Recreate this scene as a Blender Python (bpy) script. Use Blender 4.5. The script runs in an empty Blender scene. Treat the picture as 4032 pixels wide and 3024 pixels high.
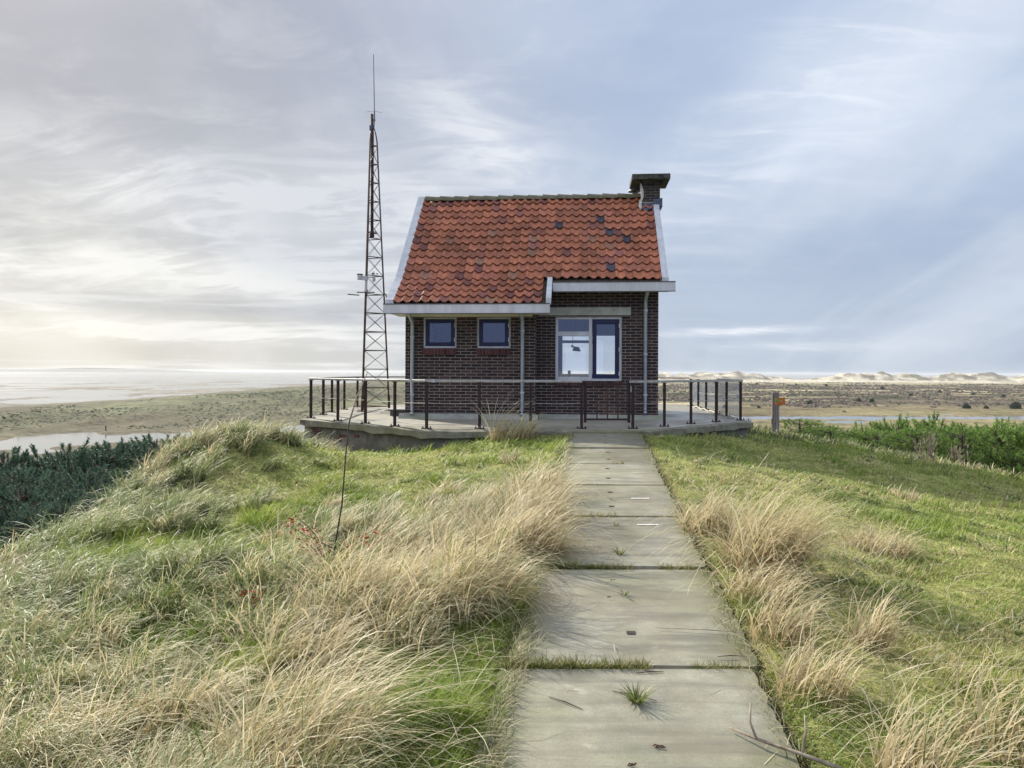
import bpy, math, random
import numpy as np
from mathutils import Vector, Matrix

random.seed(7)
RS = np.random.RandomState(11)
PI = math.pi
sc = bpy.context.scene
COL = sc.collection
R = math.radians

# ------------------------------------------------------------------ helpers
def tag(o, label=None, cat=None, group=None, kind=None):
    if label: o['label'] = label
    if cat: o['category'] = cat
    if group: o['group'] = group
    if kind: o['kind'] = kind
    return o

def empty(name, loc, rz=0.0):
    o = bpy.data.objects.new(name, None)
    o.empty_display_size = 0.2
    o.location = loc
    o.rotation_euler = (0, 0, rz)
    COL.objects.link(o)
    return o

def raw_mesh(name, verts, counts, idx, cols=None, smooth=False, matidx=None):
    me = bpy.data.meshes.new(name)
    verts = np.asarray(verts, np.float32)
    counts = np.asarray(counts, np.int32)
    idx = np.asarray(idx, np.int32)
    me.vertices.add(len(verts)); me.vertices.foreach_set('co', verts.ravel())
    me.loops.add(len(idx)); me.loops.foreach_set('vertex_index', idx)
    me.polygons.add(len(counts))
    st = np.zeros(len(counts), np.int32); st[1:] = np.cumsum(counts)[:-1]
    me.polygons.foreach_set('loop_start', st)
    me.polygons.foreach_set('loop_total', counts)
    me.polygons.foreach_set('use_smooth', np.full(len(counts), bool(smooth)))
    if matidx is not None:
        me.polygons.foreach_set('material_index', np.asarray(matidx, np.int32))
    if cols is not None:
        a = me.color_attributes.new('Col', 'FLOAT_COLOR', 'POINT')
        c = np.ones((len(verts), 4), np.float32); c[:, :np.shape(cols)[1]] = cols
        a.data.foreach_set('color', c.ravel())
    me.update(calc_edges=True)
    me.validate()
    return me

def link(name, me, mats=None, parent=None, loc=None):
    o = bpy.data.objects.new(name, me)
    if mats is not None:
        for m in (mats if isinstance(mats, (list, tuple)) else [mats]):
            me.materials.append(m)
    if parent: o.parent = parent
    if loc is not None: o.location = loc
    COL.objects.link(o)
    return o

class MB:
    """collects simple solids into one mesh"""
    def __init__(s, off=(0, 0, 0)):
        s.v = []; s.f = []; s.c = []; s.m = []; s.off = Vector(off); s.col = (1, 1, 1); s.mi = 0
    def add(s, vs, fs):
        n = len(s.v)
        for p in vs:
            s.v.append((p[0]-s.off[0], p[1]-s.off[1], p[2]-s.off[2])); s.c.append(s.col)
        for f in fs:
            s.f.append([i+n for i in f]); s.m.append(s.mi)
    def box(s, x0, x1, y0, y1, z0, z1):
        s.add([(x0,y0,z0),(x1,y0,z0),(x1,y1,z0),(x0,y1,z0),(x0,y0,z1),(x1,y0,z1),(x1,y1,z1),(x0,y1,z1)],
              [(0,3,2,1),(4,5,6,7),(0,1,5,4),(1,2,6,5),(2,3,7,6),(3,0,4,7)])
    def prism(s, pts, axis, a, b):
        """extrude a 2-D polygon: axis 'x': pts (y,z); 'z': pts (x,y); 'y': pts (x,z)"""
        def P(p, t):
            return {'x': (t, p[0], p[1]), 'z': (p[0], p[1], t), 'y': (p[0], t, p[1])}[axis]
        n = len(pts)
        vs = [P(p, a) for p in pts]+[P(p, b) for p in pts]
        fs = [tuple(range(n)), tuple(range(2*n-1, n-1, -1))]
        fs += [(i, i+n, (i+1) % n+n, (i+1) % n) for i in range(n)]
        s.add(vs, fs)
    def bar(s, p, q, w, h, up=(0, 0, 1)):
        p, q = Vector(p), Vector(q); d = (q-p).normalized(); up = Vector(up)
        if abs(d.dot(up)) > .99: up = Vector((0, 1, 0))
        sd = d.cross(up).normalized(); u = sd.cross(d)
        vs = []
        for b in (p, q):
            for i, j in ((-1,-1),(1,-1),(1,1),(-1,1)):
                vs.append(b+sd*(i*w/2)+u*(j*h/2))
        s.add(vs, [(0,1,2,3),(7,6,5,4),(0,4,5,1),(1,5,6,2),(2,6,7,3),(3,7,4,0)])
    def tube(s, pts, r, n=6, cap=True):
        pts = [Vector(p) for p in pts]
        rs = r if isinstance(r, (list, tuple)) else [r]*len(pts)
        vs = []
        for i, p in enumerate(pts):
            d = (pts[min(i+1, len(pts)-1)]-pts[max(i-1, 0)]).normalized()
            up = Vector((0, 0, 1)) if abs(d.z) < .9 else Vector((0, 1, 0))
            a = d.cross(up).normalized(); b = a.cross(d)
            for k in range(n):
                t = 2*PI*k/n
                vs.append(p+a*(rs[i]*math.cos(t))+b*(rs[i]*math.sin(t)))
        fs = []
        for i in range(len(pts)-1):
            for k in range(n):
                fs.append((i*n+k, i*n+(k+1) % n, (i+1)*n+(k+1) % n, (i+1)*n+k))
        if cap:
            fs.append(tuple(range(n-1, -1, -1))); fs.append(tuple((len(pts)-1)*n+k for k in range(n)))
        s.add(vs, fs)
    def build(s, name, mats, parent=None, smooth=False, loc=None, cols=False):
        idx = [i for f in s.f for i in f]
        me = raw_mesh(name, s.v, [len(f) for f in s.f], idx, s.c if cols else None, smooth, s.m)
        o = link(name, me, mats, parent, loc)
        return o

def bevel(o, w, seg=1):
    m = o.modifiers.new('bevel', 'BEVEL'); m.width = w; m.segments = seg; m.limit_method = 'ANGLE'
    return o

# ---- numpy value noise
def _h(ix, iy, seed):
    n = (ix.astype(np.int64)*374761393+iy.astype(np.int64)*668265263+seed*974634777) & 0xffffffff
    n = ((n ^ (n >> 13))*1274126177) & 0xffffffff
    n = n ^ (n >> 16)
    return (n & 0xffff)/65535.0
def vnoise(x, y, seed=0):
    x = np.asarray(x, float); y = np.asarray(y, float)
    ix = np.floor(x); iy = np.floor(y); fx = x-ix; fy = y-iy
    fx = fx*fx*(3-2*fx); fy = fy*fy*(3-2*fy)
    a = _h(ix, iy, seed); b = _h(ix+1, iy, seed); c = _h(ix, iy+1, seed); d = _h(ix+1, iy+1, seed)
    return a+(b-a)*fx+(c-a)*fy+(a-b-c+d)*fx*fy
def fbm(x, y, seed=0, o=4, g=.5):
    s = 0; a = 1; t = 0
    for i in range(o):
        s = s+a*vnoise(x*2**i, y*2**i, seed+i*17); t += a; a *= g
    return s/t
def sstep(a, b, x):
    t = np.clip((np.asarray(x, float)-a)/(b-a), 0, 1); return t*t*(3-2*t)

# ------------------------------------------------------------------ materials
def mat(name):
    m = bpy.data.materials.new(name); m.use_nodes = True
    nt = m.node_tree
    return m, nt, nt.nodes['Principled BSDF']
def N(nt, t, **kw):
    n = nt.nodes.new(t)
    for k, v in kw.items():
        if k in n.inputs.keys(): n.inputs[k].default_value = v
        else: setattr(n, k, v)
    return n
def ramp(nt, fac, stops):
    r = nt.nodes.new('ShaderNodeValToRGB')
    e = r.color_ramp.elements
    while len(e) < len(stops): e.new(.5)
    for k, (p, c) in enumerate(stops):
        e[k].position = p; e[k].color = (*c, 1)
    nt.links.new(fac, r.inputs[0]); return r.outputs[0]
def mixc(nt, fac, a, b, mode='MIX'):
    n = nt.nodes.new('ShaderNodeMix'); n.data_type = 'RGBA'; n.blend_type = mode
    for s, v in ((n.inputs[0], fac), (n.inputs[6], a), (n.inputs[7], b)):
        if isinstance(v, (int, float)): s.default_value = v
        elif isinstance(v, tuple): s.default_value = (*v, 1)
        else: nt.links.new(v, s)
    return n.outputs[2]
def math_(nt, op, a, b=None, c=None):
    n = nt.nodes.new('ShaderNodeMath'); n.operation = op
    for i, v in enumerate((a, b, c)):
        if v is None: continue
        if isinstance(v, (int, float)): n.inputs[i].default_value = v
        else: nt.links.new(v, n.inputs[i])
    return n.outputs[0]
def noise(nt, vec, scale, detail=4, rough=.55, dist=0):
    n = N(nt, 'ShaderNodeTexNoise', Scale=scale, Detail=detail, Roughness=rough, Distortion=dist)
    if vec is not None: nt.links.new(vec, n.inputs['Vector'])
    return n.outputs['Fac']
def objco(nt):
    return nt.nodes.new('ShaderNodeTexCoord').outputs['Object']
def mapping(nt, vec, scale=(1, 1, 1), rot=(0, 0, 0)):
    m = N(nt, 'ShaderNodeMapping'); nt.links.new(vec, m.inputs[0])
    m.inputs['Scale'].default_value = scale; m.inputs['Rotation'].default_value = rot
    return m.outputs[0]
def bump(nt, b, h, strength=.3, dist=.01):
    n = N(nt, 'ShaderNodeBump', Strength=strength, Distance=dist)
    nt.links.new(h, n.inputs['Height']); nt.links.new(n.outputs[0], b.inputs['Normal'])

def simple(name, col, rough=.6, metal=0, var=.25, scale=8, col2=None, spec=.4, bmp=.0, stretch=(1, 1, 1)):
    m, nt, b = mat(name)
    v = mapping(nt, objco(nt), stretch)
    n = noise(nt, v, scale, 6, .62)
    c2 = col2 or tuple(x*(1-var) for x in col)
    c = ramp(nt, n, [(.35, c2), (.62, col)])
    nt.links.new(c, b.inputs['Base Color'])
    b.inputs['Roughness'].default_value = rough; b.inputs['Metallic'].default_value = metal
    b.inputs['Specular IOR Level'].default_value = spec
    if bmp: bump(nt, b, noise(nt, v, scale*4, 5), bmp, .01)
    return m

def brick_mat(name, c1, c2, mortar, stain):
    m, nt, b = mat(name)
    tc = nt.nodes.new('ShaderNodeTexCoord')
    sx = nt.nodes.new('ShaderNodeSeparateXYZ'); nt.links.new(tc.outputs['Object'], sx.inputs[0])
    sn = nt.nodes.new('ShaderNodeSeparateXYZ'); nt.links.new(tc.outputs['Normal'], sn.inputs[0])
    side = math_(nt, 'GREATER_THAN', math_(nt, 'ABSOLUTE', sn.outputs[0]), .5)
    h = math_(nt, 'ADD', math_(nt, 'MULTIPLY', sx.outputs[0], math_(nt, 'SUBTRACT', 1, side)), math_(nt, 'MULTIPLY', sx.outputs[1], side))
    cb = nt.nodes.new('ShaderNodeCombineXYZ'); nt.links.new(h, cb.inputs[0]); nt.links.new(sx.outputs[2], cb.inputs[1])
    wob = N(nt, 'ShaderNodeTexNoise', Scale=9., Detail=3.); nt.links.new(cb.outputs[0], wob.inputs['Vector'])
    vm = nt.nodes.new('ShaderNodeVectorMath'); vm.operation = 'MULTIPLY_ADD'
    nt.links.new(wob.outputs['Color'], vm.inputs[0]); vm.inputs[1].default_value = (.012, .012, 0); nt.links.new(cb.outputs[0], vm.inputs[2])
    br = N(nt, 'ShaderNodeTexBrick', Scale=1.0)
    br.inputs['Mortar Size'].default_value = .0072; br.inputs['Mortar Smooth'].default_value = .25
    br.inputs['Brick Width'].default_value = .216; br.inputs['Row Height'].default_value = .0625
    br.inputs['Bias'].default_value = -.15
    br.offset = .5
    br.inputs['Color1'].default_value = (0, 0, 0, 1); br.inputs['Color2'].default_value = (1, 1, 1, 1)
    br.inputs['Mortar'].default_value = (.5, .5, .5, 1)
    nt.links.new(vm.outputs[0], br.inputs['Vector'])
    bc = ramp(nt, br.outputs['Color'], [(0, c1), (.45, tuple((x+y)/2*.8 for x, y in zip(c1, c2))), (.75, c2), (1, (c2[0]*1.5, c2[1]*1.6, c2[2]*1.2))])
    fine = noise(nt, tc.outputs['Object'], 60, 4)
    bc = mixc(nt, 1.0, bc, ramp(nt, fine, [(.3, (.6, .6, .6)), (.7, (1.25, 1.25, 1.25))]), 'MULTIPLY')
    mo = mixc(nt, noise(nt, tc.outputs['Object'], 5, 5), tuple(x*.45 for x in mortar), mortar)
    c = mixc(nt, br.outputs['Fac'], bc, mo)
    big = ramp(nt, noise(nt, tc.outputs['Object'], 1.3, 6), [(.42, (0, 0, 0)), (.66, (1, 1, 1))])
    c = mixc(nt, math_(nt, 'MULTIPLY', big, .45), c, stain)
    nt.links.new(c, b.inputs['Base Color']); b.inputs['Roughness'].default_value = .85
    b.inputs['Specular IOR Level'].default_value = .25
    hgt = math_(nt, 'ADD', math_(nt, 'MULTIPLY', br.outputs['Fac'], -1), math_(nt, 'MULTIPLY', fine, .5))
    bump(nt, b, hgt, .6, .006)
    return m

M = {}
M['brick'] = brick_mat('dark_brick', (.026, .018, .019), (.074, .044, .039), (.34, .30, .275), (.045, .03, .03))
M['chimney_brick'] = brick_mat('mossy_brick', (.028, .02, .024), (.06, .045, .04), (.16, .16, .14), (.13, .14, .12))
M['white'] = simple('white_paint', (.60, .61, .65), .45, col2=(.47, .48, .49), scale=1.6, stretch=(4, 4, .8))
M['cream'] = simple('cream_paint', (.70, .68, .55), .5, var=.12, scale=4)
M['blue'] = simple('dark_blue_paint', (.012, .016, .07), .35, var=.4, scale=5)
M['zinc'] = simple('zinc', (.50, .54, .60), .45, .35, var=.25, scale=14)
M['gutter_edge'] = simple('gutter_edge', (.10, .08, .08), .5, var=.3)
M['post_paint'] = simple('brown_steel', (.020, .011, .013), .5, .2, col2=(.042, .020, .018), scale=22, bmp=.2)
M['rail_paint'] = simple('grey_rail', (.42, .41, .40), .55, .1, col2=(.24, .225, .205), scale=10, stretch=(1, 1, 4))
M['mast_steel'] = simple('rusty_galvanised', (.13, .125, .115), .55, .35, col2=(.10, .040, .022), scale=16)
M['mast_rust'] = simple('rust', (.11, .045, .03), .8, .1, col2=(.045, .022, .02), scale=24)
M['antenna'] = simple('grey_plastic', (.20, .21, .22), .5, 0, var=.3)
M['station'] = simple('weather_plastic', (.50, .50, .53), .5, 0, var=.15, scale=20)
M['black'] = simple('black_plastic', (.02, .02, .02), .5)
M['lead'] = simple('lead_sheet', (.10, .125, .18), .5, .3, col2=(.05, .065, .10), scale=10, bmp=.4)
M['old_white'] = simple('weathered_sheet', (.62, .60, .52), .6, var=.45, scale=14)
M['moss_stone'] = simple('mossy_stone', (.10, .10, .085), .95, 0, col2=(.022, .022, .02), scale=9, bmp=.8)
M['ridge'] = simple('ridge_clay', (.19, .16, .12), .9, 0, col2=(.11, .12, .06), scale=7, bmp=.4)
M['plaster'] = simple('plaster', (.30, .31, .35), .9, var=.1)
M['wood_floor'] = simple('floorboards', (.22, .15, .09), .6)
M['oldwood'] = simple('grey_wood', (.30, .27, .25), .85, 0, col2=(.12, .09, .085), scale=9, bmp=.5, stretch=(5, 5, .5))
M['bark'] = simple('bark', (.11, .085, .065), .9, 0, var=.5, scale=12, bmp=.4)
M['twig'] = simple('pale_twig', (.34, .29, .22), .8, 0, col2=(.14, .10, .08), scale=18)
M['darktwig'] = simple('dark_twig', (.07, .05, .045), .8, 0, var=.5, scale=18)
M['lintel'] = simple('lintel_concrete', (.46, .47, .43), .9, 0, col2=(.32, .33, .29), scale=5, bmp=.3)
M['lid'] = simple('lid_sheet', (.60, .60, .57), .4, .2, var=.2)

def sign_mat():
    m, nt, b = mat('orange_board')
    c = ramp(nt, noise(nt, mapping(nt, objco(nt), (2, 2, 10)), 6, 5), [(.35, (.30, .085, .02)), (.6, (.50, .155, .03))])
    nt.links.new(c, b.inputs['Base Color']); b.inputs['Roughness'].default_value = .5
    return m
M['orange'] = sign_mat()
M['green_mark'] = simple('green_mark', (.10, .33, .03), .5, var=.2)
M['pale_mark'] = simple('pale_mark', (.62, .45, .30), .5, var=.2)

def glass_mat():
    m, nt, b = mat('window_glass')
    nt.nodes.remove(b)
    out = nt.nodes['Material Output']
    t = N(nt, 'ShaderNodeBsdfTransparent'); t.inputs[0].default_value = (.93, .96, .97, 1)
    g = N(nt, 'ShaderNodeBsdfGlossy', Roughness=.01); g.inputs[0].default_value = (1, 1, 1, 1)
    f = N(nt, 'ShaderNodeLayerWeight', Blend=.5)
    mx = nt.nodes.new('ShaderNodeMixShader')
    nt.links.new(math_(nt, 'ADD', math_(nt, 'MULTIPLY', math_(nt, 'POWER', f.outputs['Facing'], 4.0), .7), .19), mx.inputs[0]); nt.links.new(t.outputs[0], mx.inputs[1]); nt.links.new(g.outputs[0], mx.inputs[2])
    nt.links.new(mx.outputs[0], out.inputs[0])
    return m
M['glass'] = glass_mat()

def concrete(name, base, dark, green, wet=False, streak=False):
    m, nt, b = mat(name)
    co = objco(nt)
    n1 = noise(nt, co, 1.1, 6, .6); n2 = noise(nt, co, 5, 8, .65); n3 = noise(nt, co, 120, 3)
    c = ramp(nt, n2, [(.3, dark), (.65, base)])
    c = mixc(nt, math_(nt, 'MULTIPLY', ramp(nt, n1, [(.42, (0, 0, 0)), (.62, (1, 1, 1))]), .55), c, green)
    c = mixc(nt, 1.0, c, ramp(nt, n3, [(.3, (.82, .82, .82)), (.7, (1.12, 1.12, 1.12))]), 'MULTIPLY')
    if streak:
        ns = noise(nt, mapping(nt, co, (.7, 5.5, 1), (0, 0, R(18))), 1.6, 6, .6, .4)
        c = mixc(nt, math_(nt, 'MULTIPLY', ramp(nt, ns, [(.46, (0, 0, 0)), (.64, (1, 1, 1))]), .6), c, tuple(x*.62 for x in dark))
        spot = noise(nt, co, 22, 4)
        c = mixc(nt, ramp(nt, spot, [(.72, (0, 0, 0)), (.76, (1, 1, 1))]), c, tuple(x*.5 for x in dark))
        pale = noise(nt, mapping(nt, co, (1, 1.6, 1)), 2.7, 7, .7, .6)
        c = mixc(nt, math_(nt, 'MULTIPLY', ramp(nt, pale, [(.60, (0, 0, 0)), (.68, (1, 1, 1))]), .5), c, tuple(min(1, x*1.35) for x in base))
    if streak:
        sp_ = nt.nodes.new('ShaderNodeSeparateXYZ'); nt.links.new(co, sp_.inputs[0])
        tt = math_(nt, 'ABSOLUTE', math_(nt, 'SUBTRACT', math_(nt, 'SUBTRACT', sp_.outputs[0], .1957), math_(nt, 'MULTIPLY', sp_.outputs[1], .1065)))
        ed = math_(nt, 'ADD', tt, math_(nt, 'MULTIPLY', math_(nt, 'SUBTRACT', noise(nt, co, 3.2, 7, .65), .5), .62))
        c = mixc(nt, ramp(nt, ed, [(.40, (0, 0, 0)), (.66, (.85, .85, .85))]), c, mixc(nt, noise(nt, co, 9, 4), (.10, .085, .055), (.17, .18, .07)))
        br = noise(nt, mapping(nt, co, (1, .8, 1)), 1.7, 7, .62)
        c = mixc(nt, math_(nt, 'MULTIPLY', ramp(nt, br, [(.50, (0, 0, 0)), (.66, (1, 1, 1))]), .45), c, (.22, .18, .125))
    nt.links.new(c, b.inputs['Base Color'])
    if wet:
        r = N(nt, 'ShaderNodeMapRange'); nt.links.new(noise(nt, mapping(nt, co, (1, .8, 1)), .75, 4), r.inputs[0])
        r.inputs[1].default_value = .40; r.inputs[2].default_value = .62; r.inputs[3].default_value = .30; r.inputs[4].default_value = .75
        nt.links.new(r.outputs[0], b.inputs['Roughness'])
    else: b.inputs['Roughness'].default_value = .85
    b.inputs['Specular IOR Level'].default_value = .4
    bump(nt, b, n2, .15, .008)
    return m
M['slab'] = concrete('path_concrete', (.345, .335, .262), (.20, .19, .15), (.235, .24, .13), True, True)
M['terrace'] = concrete('terrace_concrete', (.36, .335, .285), (.21, .195, .17), (.25, .245, .165), True, False)
M['wallconc'] = concrete('old_wall_concrete', (.19, .175, .155), (.055, .05, .048), (.09, .09, .065))
M['rim'] = concrete('rim_concrete', (.27, .25, .19), (.09, .085, .07), (.17, .17, .085))
M['skirt'] = concrete('skirt_concrete', (.36, .36, .33), (.22, .22, .2), (.20, .23, .13))

def attr_mat(name, rough=.7, trans=.0, fine=None, spec=.2, bmp=0, sheen=0):
    m, nt, b = mat(name)
    a = nt.nodes.new('ShaderNodeAttribute'); a.attribute_name = 'Col'
    c = a.outputs['Color']
    if fine:
        for sca, lo, hi in fine:
            c = mixc(nt, 1.0, c, ramp(nt, noise(nt, objco(nt), sca, 5, .6), [(.3, (lo,)*3), (.7, (hi,)*3)]), 'MULTIPLY')
    nt.links.new(c, b.inputs['Base Color'])
    b.inputs['Roughness'].default_value = rough; b.inputs['Specular IOR Level'].default_value = spec
    if bmp: bump(nt, b, noise(nt, objco(nt), 18, 6), bmp, .03)
    if trans:
        t = N(nt, 'ShaderNodeBsdfTranslucent'); nt.links.new(c, t.inputs[0])
        mx = nt.nodes.new('ShaderNodeMixShader'); mx.inputs[0].default_value = trans
        nt.links.new(b.outputs[0], mx.inputs[1]); nt.links.new(t.outputs[0], mx.inputs[2])
        nt.links.new(mx.outputs[0], nt.nodes['Material Output'].inputs[0])
    return m
M['grass'] = attr_mat('grass_blade', .5, .42, spec=.28)
M['needle'] = attr_mat('pine_needle', .6, .2, spec=.25)
M['leaf'] = attr_mat('oak_leaf', .6, .3, spec=.2)
def ground_mat():
    m, nt, b = mat('ground_soil')
    a = nt.nodes.new('ShaderNodeAttribute'); a.attribute_name = 'Col'; c0 = a.outputs['Color']; far = a.outputs['Alpha']
    co = objco(nt)
    def mul(c, sca, lo, hi, st=(1, 1, 1), d=5):
        return mixc(nt, 1.0, c, ramp(nt, noise(nt, mapping(nt, co, st), sca, d, .65), [(.34, (lo,)*3), (.66, (hi,)*3)]), 'MULTIPLY')
    n = mul(mul(c0, 9, .6, 1.3), 45, .6, 1.4)
    f = mul(mul(mul(c0, .35, .60, 1.35), .07, .62, 1.32, (1, .7, 1), 7), .013, .72, 1.25, (1, .45, 1), 6)
    nt.links.new(mixc(nt, far, n, f), b.inputs['Base Color']); b.inputs['Roughness'].default_value = .95; b.inputs['Specular IOR Level'].default_value = .1
    b1 = N(nt, 'ShaderNodeBump', Strength=.8, Distance=.03); nt.links.new(noise(nt, co, 18, 6), b1.inputs['Height'])
    b2 = N(nt, 'ShaderNodeBump', Strength=.9, Distance=2.2); nt.links.new(math_(nt, 'MULTIPLY', noise(nt, co, .16, 7, .62), far), b2.inputs['Height']); nt.links.new(b1.outputs[0], b2.inputs['Normal'])
    nt.links.new(b2.outputs[0], b.inputs['Normal'])
    return m
M['ground'] = ground_mat()
M['scrub'] = attr_mat('scrub_leaves', .9, 0, None, .1)
M['tile'] = attr_mat('clay_tile', .62, 0, [(3, .78, 1.12), (14, .66, 1.18), (70, .75, 1.18)], .3)

def water_mat():
    m, nt, b = mat('water')
    co = objco(nt)
    b.inputs['Base Color'].default_value = (.055, .065, .07, 1); b.inputs['Roughness'].default_value = .12
    bump(nt, b, noise(nt, mapping(nt, co, (.25, .03, 1)), 1.0, 5), .25, .25)
    # silty shallow sea: more body colour, streaked by wind and currents
    sp_ = nt.nodes.new('ShaderNodeSeparateXYZ'); nt.links.new(co, sp_.inputs[0])
    ln = nt.nodes.new('ShaderNodeVectorMath'); ln.operation = 'LENGTH'; nt.links.new(co, ln.inputs[0])
    def mr(v, a_, b_, lo, hi):
        n = N(nt, 'ShaderNodeMapRange'); nt.links.new(v, n.inputs[0])
        for i, x in enumerate((a_, b_, lo, hi)): n.inputs[1+i].default_value = x
        return n.outputs[0]
    sea = math_(nt, 'MAXIMUM', mr(sp_.outputs[0], -300, -380, 0, 1), mr(ln.outputs['Value'], 900, 1300, 0, 1))
    st = noise(nt, mapping(nt, co, (.0016, .0045, 1), (0, 0, R(12))), 1.0, 8, .66, .6)
    st2 = noise(nt, mapping(nt, co, (.012, .03, 1), (0, 0, R(8))), 1.0, 6, .6, .4)
    k = math_(nt, 'ADD', mr(st, .40, .58, .18, .80), mr(st2, .4, .62, -.15, .18))
    d = N(nt, 'ShaderNodeBsdfDiffuse'); d.inputs[0].default_value = (.36, .36, .35, 1)
    mx = nt.nodes.new('ShaderNodeMixShader'); nt.links.new(math_(nt, 'MULTIPLY', sea, k), mx.inputs[0])
    nt.links.new(b.outputs[0], mx.inputs[1]); nt.links.new(d.outputs[0], mx.inputs[2]); nt.links.new(mx.outputs[0], nt.nodes['Material Output'].inputs[0])
    return m
M['water'] = water_mat()

# ------------------------------------------------------------------ frame of the house
ZC = .962
A5 = R(5)
C0 = Vector((.466, 15.5, 0)); U = Vector((math.cos(A5), -math.sin(A5), 0)); V = Vector((math.sin(A5), math.cos(A5), 0))
def W(u, v, z=0.0): return C0+U*u+V*v+Vector((0, 0, z))
def hthing(name, off): return empty(name, W(*off), -A5)

# ------------------------------------------------------------------ terrain
PATHDIR = .1065
def xc(y): return .5+PATHDIR*(np.asarray(y, float)-2.857)
def zp(y):
    y = np.asarray(y, float)
    return -.508+.0443*(np.clip(y, -6, 12.9)-2.857)
OCT = [(-4.75, -.33), (-1.72, -2.95), (2.05, -2.52), (4.35, .22), (4.35, 7.4), (2.6, 9.0), (-2.6, 9.0), (-5.3, 4.9)]
OCTW = [(W(u, v).x, W(u, v).y) for u, v in OCT]
def oct_dist(x, y):
    """signed distance-like value, negative inside the terrace"""
    d = np.full(np.shape(x), -1e9)
    n = len(OCTW)
    for i in range(n):
        x0, y0 = OCTW[i]; x1, y1 = OCTW[(i+1) % n]
        L = math.hypot(x1-x0, y1-y0); nx, ny = (y1-y0)/L, -(x1-x0)/L
        d = np.maximum(d, (x-x0)*nx+(y-y0)*ny)
    return d
RIV = np.array([(-900, 60), (-500, 190), (-330, 268), (-210, 322), (-160, 366), (-116, 415), (0, 470), (120, 512), (175, 532), (353, 548), (620, 565), (1500, 600)], float)
def river_dist(x, y):
    d = np.full(np.shape(x), 1e9)
    for i in range(len(RIV)-1):
        a = RIV[i]; b = RIV[i+1]; ab = b-a
        t = np.clip(((x-a[0])*ab[0]+(y-a[1])*ab[1])/(ab@ab), 0, 1)
        d = np.minimum(d, np.hypot(x-a[0]-t*ab[0], y-a[1]-t*ab[1]))
    return d
def shore(y): return -402+30*(vnoise(np.asarray(y)/160, 0*np.asarray(y), 5)-.5)-np.clip(np.asarray(y)-1800, 0, 9e9)*.05
DUNES = [(480, 2850, 150, 26), (700, 2900, 110, 27), (830, 2900, 120, 30), (1010, 2960, 60, 14), (1270, 2850, 130, 29), (1430, 2900, 130, 28), (1690, 2800, 160, 31), (1900, 2700, 160, 32), (2150, 2750, 200, 30), (2500, 2700, 250, 30),
         (300, 2950, 160, 20), (100, 3050, 200, 15), (-150, 3300, 200, 10)]
def plateau_q(x, y):
    xr = np.interp(y, [-20, 5, 13.4, 18.4, 24], [11, 10.5, 8.9, 6.4, 5.6])
    a = np.clip(-4.9-x, 0, None); b = np.clip(x-xr, 0, None)
    c = np.clip(y-np.interp(x, [-6, 4.5, 7, 9], [22.5, 24.0, 19, 16]), 0, None); d = np.clip(-9-y, 0, None)
    return np.sqrt(a*a+b*b+c*c+d*d)
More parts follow.
